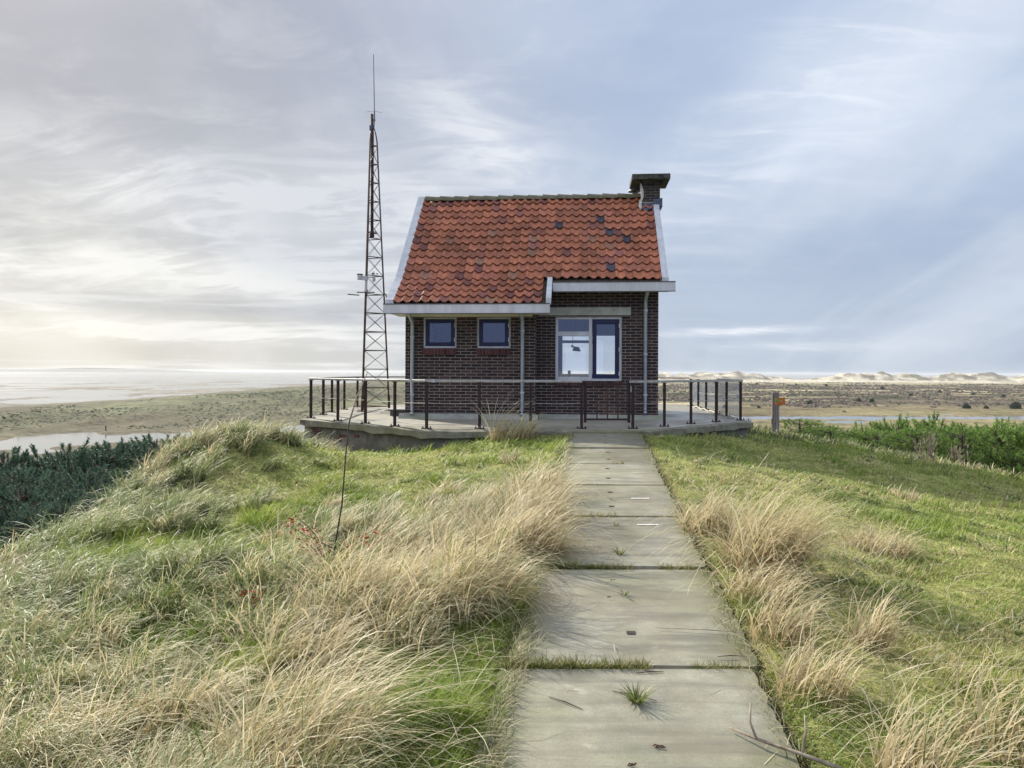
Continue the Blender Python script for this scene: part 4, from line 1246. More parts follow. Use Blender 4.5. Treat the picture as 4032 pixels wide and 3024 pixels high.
for (x, y, rad, nb, L, lean, droop, straw, lab) in TUSS:
    bz = float(ground_z(x, y))
    e_r = math.hypot(x, y)
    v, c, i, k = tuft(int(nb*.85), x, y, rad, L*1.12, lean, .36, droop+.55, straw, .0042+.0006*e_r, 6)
    o = link('grass_tussock', raw_mesh('grass_tussock', v-np.array([x, y, bz]), c, i, k, True), M['grass'], loc=(x, y, bz))
    tag(o, lab, 'tussock', 'straw tussocks beside the path and terrace')

def coarse():
    parts = []
    n = 1700
    r = np.exp(U_(math.log(2.2), math.log(17), n)); th = U_(-.35, .84, n)
    X = r*np.sin(th); Y = r*np.cos(th); T = X-xc(Y)
    D = fbm(X*1.3, Y*1.3, 231, 3); OD = oct_dist(X, Y); Q = plateau_q(X, Y)
    for x, y, rr, t, de, od, q in zip(X, Y, r, T, D, OD, Q):
        if abs(t) < .70 or od < .08 or q > .8 or de < .44: continue
        if t < 0 and y < 8: continue
        g = np.array([.12, .22, .035])*RS.uniform(.7, 1.3)
        parts.append(tuft(int(RS.uniform(14, 34)), x, y, RS.uniform(.04, .12), RS.uniform(.05, .13), RS.normal(.2, .6), .9, 1.6, RS.choice([.08, .25, .85], p=[.5, .3, .2]), .0028+.0007*rr, 3, greenc=g))
    v, c, i, k = join(parts)
    tag(link('coarse_grass', raw_mesh('coarse_grass', v, c, i, k, True), M['grass']), 'coarser grass clumps scattered over the short lawn', 'grass', kind='stuff')
coarse()

# ---- weeds in the slab holes and joints
def weed(name, pts, nb, L, lab, w=.0035):
    parts = []
    for (x, y) in pts:
        n = nb
        a = U_(0, 2*PI, n)
        base = np.stack([x+.012*np.cos(a), y+.012*np.sin(a), np.full(n, float(zp(y))-.004)], -1)
        g = lerp(np.array([.09, .14, .025]), np.array([.20, .25, .06]), U_(0, 1, n)); st = RS.rand(n) < .15
        g[st] = np.array([.42, .36, .18])
        parts.append(blades(base, a, L*U_(.5, 1.1, n), U_(.3, 1.0, n), U_(1.0, 1.7, n), np.full(n, w), g*.8, g, 3))
    v, c, i, k = join(parts)
    x, y = pts[0]; bz = float(zp(y))
    o = link(name, raw_mesh(name, v-np.array([x, y, bz]), c, i, k, True), M['grass'], loc=(x, y, bz))
    tag(o, lab, 'grass tuft', 'grass tufts in the path')
def pc(y, t=0.0): return (float(xc(y))+t, y)
weed('grass_tuft', [pc(3.37)], 95, .115, 'large green grass tuft growing in the middle of the nearest slab', .0045)
weed('grass_tuft', [pc(5.68)], 60, .085, 'green grass tuft in the middle of the slab behind the second joint')
weed('grass_tuft', [pc(4.78)], 28, .06, 'small grass tuft in the slab with the square hole')
weed('grass_tuft', [pc(6.55)], 24, .055, 'tiny grass tuft in the slab between the straw tussocks')
weed('grass_tuft', [pc(7.55)], 18, .05, 'faint far grass tuft in the slab centre beyond the straw tussocks')
# joints
def joints():
    parts = []
    for y0, t0, t1, n, L in ((3.737, -.66, -.22, 620, .075), (3.737, -.20, .08, 430, .06), (3.737, .30, .52, 170, .045), (5.357, -.6, -.30, 340, .08), (5.357, -.28, -.02, 220, .05), (5.357, -.02, .1, 60, .04), (5.357, .28, .50, 160, .045),
                           (6.88, -.62, .02, 260, .06), (6.88, .1, .24, 50, .035), (6.88, .34, .46, 40, .03), (8.355, -.6, .1, 60, .03), (9.8, .05, .2, 60, .04), (9.8, -.62, -.5, 40, .06), (11.16, -.6, -.2, 50, .04)):
        t = U_(t0, t1, n); y = y0+RS.normal(0, .016, n); x = xc(y)+t
        z = zp(y)-.03
        a = U_(0, 2*PI, n)
        g = lerp(np.array([.09, .13, .025]), np.array([.24, .25, .07]), U_(0, 1, n)); st = RS.rand(n) < .2
        g[st] = np.array([.42, .36, .18])
        parts.append(blades(np.stack([x, y, z], -1), a, L*U_(.5, 1.2, n)+.03, U_(.0, .7, n), U_(.7, 1.7, n), np.full(n, .0034+.0004*y0), g*.8, g, 2))
    for side, n, L in ((-1, 5200, .10), (1, 1900, .06)):
        y = np.exp(U_(math.log(1.9), math.log(12.8), n)); t = side*(.615-np.abs(RS.normal(0, .035, n))*(fbm(y*1.7, y*0+side, 241, 3)*2.2)); x = xc(y)+t
        a = np.where(RS.rand(n) < .6, (PI if side > 0 else 0)+RS.normal(0, .8, n), U_(0, 2*PI, n))
        g = lerp(np.array([.11, .17, .03]), np.array([.34, .36, .10]), U_(0, 1, n)); st = RS.rand(n) < .45
        g[st] = lerp(STRAW1*.8, STRAW2, U_(0, 1, n))[st]
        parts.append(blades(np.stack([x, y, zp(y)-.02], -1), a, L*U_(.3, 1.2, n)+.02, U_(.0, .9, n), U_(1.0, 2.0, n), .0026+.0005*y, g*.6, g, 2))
    v, c, i, k = join(parts)
    tag(link('joint_grass', raw_mesh('joint_grass', v, c, i, k, True), M['grass']), 'grass and moss filling the joints and edges of the path slabs', 'grass', kind='stuff')
joints()

# ---- loose straw lying about
def litter():
    n = 3800
    r = np.exp(U_(math.log(1.9), math.log(11), n)); th = U_(-.6, .8, n)
    x = r*np.sin(th); y = r*np.cos(th); t = x-xc(y)
    keep = ((np.abs(t) > .66) & (t < 2.6)) | ((np.abs(t) <= .66) & (RS.rand(n) < .012))
    x, y, r, t = x[keep], y[keep], r[keep], t[keep]; n = len(x)
    z = np.where(on_path(x, y, .03), zp(y)+.004, ground_z(x, y)+U_(.02, .07, n))
    c = lerp(np.array([.36, .28, .15]), STRAW2, U_(0, 1, n))
    h = RS.normal(.2, .8, n)
    op = on_path(x, y, .03)
    p0 = np.where(op, 1.53, U_(.9, 1.5, n)); p1 = np.where(op, 1.60, U_(1.6, 2.0, n))
    L = np.where(op, U_(.05, .16, n), U_(.15, .45, n))
    v, cc, i, k = blades(np.stack([x, y, z], -1), h, L, p0, p1, .003+.0004*r, c*.8, c, 3)
    tag(link('straw_litter', raw_mesh('straw_litter', v, cc, i, k, True), M['grass']), 'loose dead straw stems strewn over the lawn beside the path', 'straw', kind='stuff')
litter()

# ------------------------------------------------------------------ twigs, sapling
def twig(pts_list, lab, m, name='twig', cat='twig', group=None, loc=None):
    x, y, z = loc
    s = MB()
    for pts, rs in pts_list: s.tube(pts, rs, 6)
    o = s.build(name, m, None, True, loc=loc); tag(o, lab, cat, group); return o
bx, by = 1.05, 2.96; bz = float(zp(by))
twig([([(.16, -.15, .02), (.03, -.05, .03), (-.08, .05, .03), (-.16, .16, .025)], [.008, .007, .006, .003]), ([(-.085, .05, .03), (-.10, .09, .08), (-.085, .13, .14)], [.006, .005, .003]), ([(.05, -.06, .03), (.08, -.02, .09), (.09, .02, .14)], [.006, .005, .003])],
     'pale forked dead branch lying on the nearest slab by the right edge', M['twig'], 'branch', 'branch', None, (bx, by, bz))
def ground_twig(px_, py_, L, h, lab, m, r=.0026):
    z = float(zp(py_))+.006
    dx, dy = math.cos(h)*L/2, math.sin(h)*L/2; sl = .0443
    twig([([(-dx, -dy, -dy*sl), (0, .02*L, .003), (dx, dy, dy*sl)], [r*.6, r, r*.5])], lab, m, 'twig', 'twig', 'twigs lying on the path slabs', (px_, py_, z))
ground_twig(.55, 3.42, .20, -.45, 'thin dark twig lying left of the big grass tuft on the nearest slab', M['darktwig'])
ground_twig(.66, 3.66, .14, .12, 'short dark twig close to the nearest joint', M['darktwig'])
ground_twig(1.08, 4.18, .58, -.16, 'long thin curved stem lying across the second slab', M['twig'], .0024)
ground_twig(.24, 3.35, .18, -.7, 'dark twig by the left edge of the nearest slab', M['darktwig'])
ground_twig(1.10, 3.85, .13, .05, 'short dark twig at the right end of the nearest joint', M['darktwig'])
def leaf_crumb(x, y, s_, lab):
    z = float(zp(y))+.004; n = 7
    b = MB()
    rnd = random.Random(int(x*1000))
    for k in range(n):
        a = rnd.uniform(0, 6.28); d = rnd.uniform(0, s_); cx, cy = d*math.cos(a)*1.6, d*math.sin(a)*.6; q = rnd.uniform(.3, .6)*s_
        b.add([(cx-q, cy, .001), (cx, cy-q*.5, .004), (cx+q, cy, .001+.006*rnd.random()), (cx, cy+q*.5, .008)], [(0, 1, 2, 3)])
    tag(b.build('dead_leaf', simple('dead_leaf_brown', (.10, .055, .035), .8), None, loc=(x, y, z)), lab, 'leaf', 'dead leaves on the path')
leaf_crumb(.575, 2.99, .022, 'crumpled brown leaf on the nearest slab below the big grass tuft')
leaf_crumb(.46, 2.86, .016, 'small brown crumb of leaf at the bottom of the nearest slab')
leaf_crumb(.66, 5.05, .016, 'small reddish leaf on the slab left of centre behind the square hole')
leaf_crumb(.60, 4.72, .016, 'tiny reddish leaf on the slab in front of the other red one')

def sapling():
    x, y = -1.32, 5.62; z = float(ground_z(x, y))
    t = empty('sapling', (x, y, z)); tag(t, 'thin bare oak sapling with a tall whip and russet leaves in the left grass', 'sapling')
    s = MB()
    main = [(0, 0, -.05), (.03, .02, .22), (.07, .05, .50), (.085, .10, .85), (.10, .15, 1.10), (.15, .2, 1.30), (.215, .25, 1.47)]
    s.tube(main, [.007, .0065, .006, .0055, .005, .0045, .002], 7)
    st = s.build('stem', M['darktwig'], t, True)
    s = MB(); s.tube([(.102, .152, 1.11), (.15, .2, 1.30), (.217, .25, 1.475)], [.0062, .0055, .003], 7); s.build('pale_tip', M['twig'], st, True)
    rnd = random.Random(12); tips = []
    for k in range(7):
        a = rnd.uniform(2.2, 4.4) if k < 5 else rnd.uniform(-.6, .6); L = rnd.uniform(.22, .45); z0 = rnd.uniform(.05, .25)
        p = [(.02, .01, z0)]; d = Vector((math.cos(a), .3*math.sin(a), .55)).normalized()
        for j in range(3):
            q = Vector(p[-1])+d*L/3; d = (d+Vector((rnd.uniform(-.2, .2), rnd.uniform(-.2, .2), rnd.uniform(-.1, .25)))).normalized(); p.append(tuple(q))
        s = MB(); s.tube(p, [.004, .003, .0025, .0015], 5)
        s.build('branch', M['darktwig'], t); tips += p[1:]
    s = MB()
    for p in tips:
        for j in range(9):
            c = Vector(p)+Vector((rnd.uniform(-.05, .05), rnd.uniform(-.05, .05), rnd.uniform(-.06, .03))); q = rnd.uniform(.010, .021)
            a = rnd.uniform(0, 6.28); e = Vector((math.cos(a), math.sin(a), rnd.uniform(-.7, .5))).normalized(); f = e.cross(Vector((rnd.uniform(-1, 1), rnd.uniform(-1, 1), 1))).normalized()
            k_ = rnd.uniform(.7, 1.3); s.col = (.32*k_, .065*k_, .025*k_)
            s.add([c-e*q, c-e*q*.3+f*q*.5, c+e*q*.5+f*q*.45, c+e*q*1.1, c+e*q*.5-f*q*.45, c-e*q*.3-f*q*.5], [(0, 1, 2, 3, 4, 5)])
    s.build('foliage', M['leaf'], t, cols=True)
sapling()
def leaf_sprig():
    x, y = -1.62, 4.75; z = float(ground_z(x, y))+.12; rnd = random.Random(5)
    s = MB(); s.col = (.08, .05, .04); s.tube([(0, 0, -.15), (.02, 0, .12)], .004, 5)
    for j in range(16):
        c = Vector((rnd.uniform(-.07, .07), rnd.uniform(-.04, .04), rnd.uniform(.03, .14))); q = rnd.uniform(.02, .034); a = rnd.uniform(0, 6.28)
        e = Vector((math.cos(a), math.sin(a), rnd.uniform(-.7, .5))).normalized(); f = e.cross(Vector((rnd.uniform(-1, 1), rnd.uniform(-1, 1), 1))).normalized(); k_ = rnd.uniform(.7, 1.3); s.col = (.26*k_, .05*k_, .03*k_)
        s.add([c-e*q, c+f*q*.5, c+e*q*1.1, c-f*q*.5], [(0, 1, 2, 3)])
    tag(s.build('oak_seedling', M['leaf'], None, loc=(x, y, z), cols=True), 'small seedling with dark red leaves in the straw below the tall sapling', 'seedling')
leaf_sprig()

# ------------------------------------------------------------------ pines
def needle_cloud(centres, dirs, per, ln, wd, cdark, clight, spread, seed):
    rs = np.random.RandomState(seed)
    n = len(centres)*per
    c = np.repeat(centres, per, 0); d = np.repeat(dirs, per, 0)
    along_ = rs.uniform(-.5, .5, n)[:, None]
    p = c+d*along_*np.repeat(spread, per)[:, None]
    rv = rs.normal(0, 1, (n, 3)); rv /= np.linalg.norm(rv, axis=1)[:, None]
    nd = d*.55+rv*.75; nd /= np.linalg.norm(nd, axis=1)[:, None]
    sd = np.cross(nd, rs.normal(0, 1, (n, 3))); sd /= np.linalg.norm(sd, axis=1)[:, None]
    L = ln*rs.uniform(.6, 1.2, n)[:, None]; w = wd*rs.uniform(.7, 1.2, n)[:, None]
    v = np.stack([p-sd*w/2, p+sd*w/2, p+nd*L], 1).reshape(-1, 3)
    mixv = np.clip(rs.uniform(0, 1, n)*.6+np.repeat(rs.uniform(0, .6, len(centres)), per), 0, 1)[:, None]
    col = np.repeat(cdark[None]*(1-mixv)+clight[None]*mixv, 3, 0)
    return v, np.full(n, 3), np.arange(3*n), col

def pine_meshes(seed, H, Rr, nbr, per, ln, wd, cd, cl, candle):
    rs = np.random.RandomState(seed); rnd = random.Random(seed)
    s = MB(); s.tube([(0, 0, -.5), (.03*H*rnd.uniform(-1, 1), 0, H*.4), (0, .02*H, H*.75), (0, 0, H*.97)], [.035*H, .026*H, .015*H, .004*H], 7)
    cs = []; ds = []
    for k in range(nbr):
        f = min(.95, rs.uniform(.12, 1)**.8) if (k > 5 or not candle) else rs.uniform(.95, 1.02)
        rad = Rr*(1-f**4)**.5*(.35+.65*math.sqrt(rs.rand()))*(1+.22*math.sin(3*f*7+seed)) if (k > 5 or not candle) else .35*Rr*rs.rand()
        a = rs.uniform(0, 2*PI); rad *= 1+.3*math.sin(2*a+seed)
        p = np.array([rad*math.cos(a), rad*math.sin(a), H*f*(1-.16*(rad/Rr)**2)+rs.normal(0, .02*H)])
        cs.append(p); up = np.array([.45*math.cos(a), .45*math.sin(a), 1.0 if candle else .7]); ds.append(up/np.linalg.norm(up))
        if k % 4 == 0: s.tube([(0, 0, max(.05*H, p[2]-.25*rad-.04*H)), tuple(p)], [.008*H, .003*H], 4)
    cs = np.array(cs); ds = np.array(ds)
    trunk = s
    sp_ = np.full(len(cs), candle if candle else .11*Rr)*rs.uniform(.7, 1.3, len(cs))
    v, c, i, k = needle_cloud(cs, ds, per, ln, wd, cd, cl, sp_, seed+1)
    cm = raw_mesh('crown', v, c, i, k, False); cm.materials.append(M['needle'])
    idx = [i for f in trunk.f for i in f]
    tm = raw_mesh('trunk', trunk.v, [len(f) for f in trunk.f], idx); tm.materials.append(M['bark'])
    return cm, tm
def place_tree(name, meshes, loc, sc_, rz, lab, cat, group):
    r = empty(name, loc, rz); tag(r, lab, cat, group)
    for nm, me in (('crown', meshes[0]), ('trunk', meshes[1])):
        o = bpy.data.objects.new(nm, me); o.parent = r; COL.objects.link(o); o.scale = sc_
    return r
# left wood, seen from above
cd, cl = np.array([.036, .070, .052]), np.array([.14, .22, .14])
LV_ = [pine_meshes(40+k, 5.0, 2.4, 480, 70, .105, .030, cd, cl, 0) for k in range(4)]
rnd = random.Random(21)
labs_far = 'dark blue-green pine in the wood below the left bank'
ntree = 0
placed = []
tries = 0
while ntree < 120 and tries < 9000:
    tries += 1
    d = rnd.uniform(24, 78); px_ = rnd.uniform(-260, 500); x = (px_-1106)/1661*d
    if plateau_q(np.array([x]), np.array([d]))[0] < 5.5: continue
    if any(math.hypot(x-a, d-b_) < 1.75*(.7+d/110) for a, b_ in placed): continue
    placed.append((x, d))
    gz = float(ground_z(x, d))
    topy = 961-.03*max(px_, 0)+rnd.uniform(-12, 26) + (60 if d < 34 else 0) + (25 if px_ > 345 else 0)
    top = ZC-(topy-803)/1661*d
    if d < 34: top = min(top, -2.9-rnd.uniform(0, .6))
    H = max(2.6, min(9.5, top-gz))
    side = 'at the left end' if px_ < 90 else ('in the middle' if px_ < 230 else 'at the right end')
    depth = 'front' if d < 38 else ('centre' if d < 56 else 'back')
    place_tree('pine_tree', LV_[ntree % 4], (x, d, gz), (H/5*rnd.uniform(.8, 1.05), H/5*rnd.uniform(.8, 1.05), H/5), rnd.uniform(0, 6.28),
               f'dark pine {side} of the wood below the left bank, {depth} rows', 'pine tree', f'pines {side} of the left wood, {depth} rows')
    ntree += 1
# right-hand young pines with upright shoots
cd2, cl2 = np.array([.024, .070, .018]), np.array([.32, .47, .115])
RV_ = [pine_meshes(60+k, 1.5, 1.05, 360, 40, .058, .0125, cd2, cl2, .115) for k in range(4)]
SH = []
rnd = random.Random(33); tries = 0
while len(SH) < 95 and tries < 9000:
    tries += 1
    f = rnd.random(); px_ = 1715+f*640; d = rnd.uniform(14.5, 26); x = (px_-1106)/1661*d
    edge = np.interp(px_, [1715, 1850, 2000, 2212, 2400], [19.0, 17.2, 15.8, 14.9, 14.2])
    if d < edge or d > edge+8: continue
    if any(math.hypot(x-a, d-b_) < .68 for a, b_, _ in SH): continue
    SH.append((x, d, px_))
def edge_at(p): return float(np.interp(p, [1715, 1850, 2000, 2212, 2400], [19.0, 17.2, 15.8, 14.9, 14.2]))
SH.sort(key=lambda q: q[1])
for k, (x, d, px_) in enumerate(SH):
    gz = float(ground_z(x, d))
    topy = np.interp(px_, [1715, 1800, 1900, 1990, 2050, 2110, 2212, 2400], [930, 918, 906, 896, 902, 898, 884, 872])+rnd.uniform(-5, 14)+(22 if d < edge_at(px_)+2.5 else 0)
    top = ZC-(topy-803)/1661*d
    H = max(.6, min(3.4, top-gz)); k_ = H/1.5
    where = 'nearest the signpost' if px_ < 1830 else ('midway along the thicket' if px_ < 2030 else 'at the right end of the thicket')
    row = 'front row' if d < np.interp(px_, [1715, 2212, 2400], [21, 17.5, 17]) else 'rear row'
    wd_ = max(.85, min(1.25, k_))
    place_tree('young_pine', RV_[k % 4], (x, d, gz), (wd_, wd_, k_), rnd.uniform(0, 6.28), f'bright green young pine {where}, {row}', 'young pine', f'young pines {where}, {row}')

# bare twiggy shrub and dry brush in front of the young pines
def bare_shrub(x, y, H, n, lab, m, spread=.5, seed=1):
    rnd = random.Random(seed); z = float(ground_z(x, y)); s = MB()
    for k in range(n):
        a = rnd.uniform(0, 6.28); L = H*rnd.uniform(.6, 1); d = Vector((math.cos(a)*spread*rnd.random(), math.sin(a)*spread*rnd.random(), 1)).normalized()
        p = [Vector((rnd.uniform(-.12, .12), rnd.uniform(-.12, .12), -.05))]
        for j in range(4):
            p.append(p[-1]+d*L/4); d = (d+Vector((rnd.uniform(-.25, .25), rnd.uniform(-.25, .25), .05))).normalized()
        s.tube(p, [.012, .010, .008, .006, .003], 5)
        for j in (1, 2, 3):
            for q in range(2):
                e = Vector((rnd.uniform(-1, 1), rnd.uniform(-1, 1), rnd.uniform(.3, 1.2))).normalized(); s.tube([p[j], p[j]+e*L*.16, p[j]+e*L*.26+Vector((0, 0, .03))], [.005, .004, .002], 4)
    o = s.build('bare_shrub', m, None, True, loc=(x, y, z)); tag(o, lab, 'shrub', 'leafless shrubs at the right edge of the lawn')
bare_shrub(7.75, 14.3, .75, 9, 'pale leafless shrub in front of the green young pines', M['twig'], .45, 3)
bare_shrub(8.55, 14.6, .6, 8, 'smaller leafless shrub right of the pale one', M['twig'], .5, 5)
bare_shrub(9.3, 15.2, .7, 22, 'brown tangled leafless bush at the far right', M['bark'], .9, 7)
bare_shrub(9.9, 14.4, .75, 26, 'wide brown leafless bush at the right frame edge', M['twig'], 1.0, 9)
bare_shrub(5.35, 17.6, .42, 16, 'grey leafless brush just left of the signpost', M['bark'], .9, 11)
bare_shrub(4.85, 17.2, .35, 14, 'grey leafless brush at the right corner of the terrace', M['bark'], .9, 13)

# rough edge grass beyond the lawn
def rough_edge():
    parts = []
    for k in range(900):
        d = RS.uniform(13.2, 22); px_ = RS.uniform(1600, 2330); x = (px_-1106)/1661*d
        q = float(plateau_q(np.array([x]), np.array([d]))[0])
        if q > 2.5 or float(oct_dist(np.array([x]), np.array([d]))[0]) < .2: continue
        e = np.interp(px_, [1600, 1850, 2000, 2212, 2400], [16.5, 15.6, 14.0, 13.2, 13])
        if d < e: continue
        st = .05+.45*(fbm(np.array([x*.8]), np.array([d*.8]), 401, 3)[0])
        parts.append(tuft(26, x, d, .22, RS.uniform(.10, .24), .2, .9, 1.2, min(.8, st*.4 if px_ < 2000 else st+.25), .012, 3, greenc=np.array([.075, .14, .03])))
    v, c, i, k = join(parts)
    tag(link('rough_grass', raw_mesh('rough_grass', v, c, i, k, True), M['grass']), 'rough mixed grass along the far edge of the right lawn', 'grass', kind='stuff')
rough_edge()

# ------------------------------------------------------------------ distant vegetation
def blob_cloud(x, y, z, rx, rz_, col, seed):
    rs = np.random.RandomState(seed); n = len(x)
    base = np.array([(1,0,0),(.5,.87,0),(-.5,.87,0),(-1,0,0),(-.5,-.87,0),(.5,-.87,0),(.55,.3,.75),(-.1,.6,.8),(-.55,-.2,.75),(.2,-.55,.85),(0,0,1.05)])
    f = np.array([(0,1,6),(1,7,6),(1,2,7),(2,3,7),(3,8,7),(3,4,8),(4,9,8),(4,5,9),(5,0,9),(0,6,9),(6,7,10),(7,8,10),(8,9,10),(9,6,10)])
    v = base[None]*rs.uniform(.6, 1.3, (n, len(base), 1))
    v = v*np.stack([rx, rx, rz_], -1)[:, None, :]+np.stack([x, y, z], -1)[:, None, :]
    idx = (np.arange(n)[:, None]*len(base)+f.ravel()[None]).ravel()
    cc = np.repeat(col, len(base), 0)*rs.uniform(.8, 1.2, (n*len(base), 1))
    return v.reshape(-1, 3), np.full(n*len(f), 3), idx, cc
def scrub():
    n = 40000
    y = np.exp(U_(math.log(600), math.log(2400), n)); x = U_(-.1, .75, n)*y
    m = .5*fbm(x/170, y/45, 501, 4)+.5*fbm(x/38, y/60, 507, 3)+.16*sstep(680, 800, y)*(1-sstep(1500, 2300, y))
    keep = (m+.02*RS.normal(0, 1, n) > .62) & (river_dist(x, y) > 60)
    x, y = x[keep], y[keep]; n = len(x); z = ground_z(x, y)
    rx = U_(.8, 2.8, n)*(y/900)**.5; rz_ = rx*U_(.35, .8, n)
    t = fbm(x/60, y/60, 503, 3); u_ = RS.rand(n)
    c = lerp(np.array([.085, .068, .060]), np.array([.155, .128, .10]), np.clip(u_, 0, 1)); g = (t > .55) & (RS.rand(n) < .6); c[g] = np.array([.085, .10, .055])
    v, cc, i, k = blob_cloud(x, y, z-.3, rx, rz_, c, 5)
    tag(link('scrub', raw_mesh('scrub', v, cc, i, k, False), M['scrub']), 'brown and grey scrub spreading over the flats beyond the pond', 'scrub', kind='stuff')
    n = 26000
    y = np.exp(U_(math.log(380), math.log(1500), n)); x = U_(-390, 60, n)
    keep = (fbm(x/45, y/130, 505, 4)+.06*RS.normal(0, 1, n) > .52) & (river_dist(x, y) > 45) & (x > shore(y)+40)
    x, y = x[keep], y[keep]; n = len(x); z = ground_z(x, y); rx = U_(.4, 1.7, n)*(y/600)**.5
    c = lerp(np.array([.115, .12, .07]), np.array([.22, .22, .125]), U_(0, 1, n))
    v, cc, i, k = blob_cloud(x, y, z-.2, rx, rx*U_(.35, .7, n), c, 7)
    tag(link('dune_scrub', raw_mesh('dune_scrub', v, cc, i, k, False), M['scrub']), 'grey-green dune scrub on the plain left of the house', 'scrub', kind='stuff')
scrub()
def bush_mesh(seed, n=420):
    rs = np.random.RandomState(seed)
    a = rs.uniform(0, 2*PI, n); f = rs.uniform(0, 1, n); r = np.sqrt(rs.uniform(.3, 1, n))*np.sqrt(1-f**2.2)*(1+.25*np.sin(3*a+seed))
    c = np.stack([r*np.cos(a), r*np.sin(a), f*1.15], -1); d = c/np.linalg.norm(c, axis=1)[:, None]
    v, cn, i, k = needle_cloud(c, d, 4, .40, .22, np.array([.035, .055, .042]), np.array([.08, .11, .07]), np.full(n, .1), seed)
    me = raw_mesh('bush', v, cn, i, k); me.materials.append(M['needle']); return me
BM = [bush_mesh(90+k) for k in range(3)]
BUSH = [(1566, 886, 9, 'in the scrub, seen just above the right terrace rail'), (1635, 826, 5, 'left of and above the signpost in the far scrub'), (1720, 828, 5, 'above the signpost board in the far scrub'), (1785, 829, 6, 'small and alone in the far scrub right of the signpost'),
        (1856, 864, 8, 'left one of a close pair in the scrub right of the signpost'), (1883, 864, 9, 'right one of a close pair in the scrub right of the signpost'), (1906, 834, 8, 'solitary in the far scrub near the picture middle right'), (1968, 848, 7, 'wide and low between the pair and the dark conifer'), (2030, 842, 7, 'round at the middle of the right scrub'),
        (2088, 884, 13, 'tallest, standing at the near edge of the scrub'), (2102, 846, 7, 'flat topped in the far scrub at the right'), (2168, 850, 7, 'near the right border in the far scrub'), (2195, 882, 17, 'largest, at the right border of the picture'), (2130, 905, 8, 'long and low in front of the tall conifer'), (1750, 866, 10, 'partly behind the orange board of the signpost'), (1640, 880, 6, 'low in the scrub between terrace corner and signpost'),
        (1490, 862, 6, 'behind the wire mesh of the terrace railing')]
for k, (px_, py_, hpx, lab) in enumerate(BUSH):
    zb = -29.5; d = (ZC-zb)*1661/(py_+hpx*.5-803); d = max(670, min(d, 1900)); x = (px_-1106)/1661*d
    o = bpy.data.objects.new('evergreen_bush', BM[k % 3]); COL.objects.link(o)
    h = hpx*d/1661*.72
    o.location = (x, d, float(ground_z(x, d))-.2); o.scale = (h*.72, h*.72, h*.9); o.rotation_euler = (0, 0, k*1.3)
    tag(o, 'dark evergreen bush '+lab, 'bush', 'dark bushes in the scrub beyond the pond')
s = MB(); s.tube([(0, 0, -.5), (0, 0, 2.1)], .30, 7); s.tube([(0, 0, 2.1), (0, 0, 2.5)], [.4, .2], 7)
d_ = 388.; x_ = (229-1106)/1661*d_
tag(s.build('marker_post', M['darktwig'], None, loc=(x_, d_, float(ground_z(x_, d_)))), 'small dark post standing on the far bank of the left river', 'post')

# ------------------------------------------------------------------ haze
def haze():
    m = bpy.data.materials.new('haze'); m.use_nodes = True; nt = m.node_tree
    nt.nodes.remove(nt.nodes['Principled BSDF'])
    pv = nt.nodes.new('ShaderNodeVolumePrincipled'); pv.inputs['Density'].default_value = .48e-4; pv.inputs['Color'].default_value = (.90, .93, .97, 1); pv.inputs['Anisotropy'].default_value = .2
    nt.links.new(pv.outputs[0], nt.nodes['Material Output'].inputs['Volume'])
    b = MB(); b.box(-21000, 21000, -21000, 21000, -36, 11.5)
    tag(b.build('haze', m), kind='stuff')
haze()

# ------------------------------------------------------------------ sky and sun
SUN_AZ, SUN_EL = 37.0, 30.0      # degrees left of the viewing direction, height
BLOBS = [(760, 440, .17, .07, -.10, .60), (420, 440, .17, .045, -.22, .70), (1640, 260, .26, .06, .66, .36), (1830, 150, .12, .05, .3, .12), (1030, 300, .11, .045, -.45, .55),
         (120, 600, .30, .045, -.04, .25), (620, 585, .14, .014, .0, .55), (350, 600, .30, .02, -.04, .40), (300, 720, .25, .012, -.02, .5), (1560, 715, .09, .005, .03, .7), (1720, 745, .10, .006, .0, .3), (80, 400, .12, .10, -.6, .12), (1850, 270, .16, .07, .6, .12)]
DARKS = [(640, 220, .18, .11, -.9, .95), (150, 170, .32, .13, -.5, .90), (420, 330, .2, .04, -.2, .3), (850, 130, .16, .08, -.6, .35), (300, 660, .35, .012, -.03, .55), (560, 520, .16, .03, -.1, .35), (1300, 180, .2, .06, .3, .30), (1900, 560, .22, .07, .0, .22), (1150, 470, .10, .03, -.2, .2)]
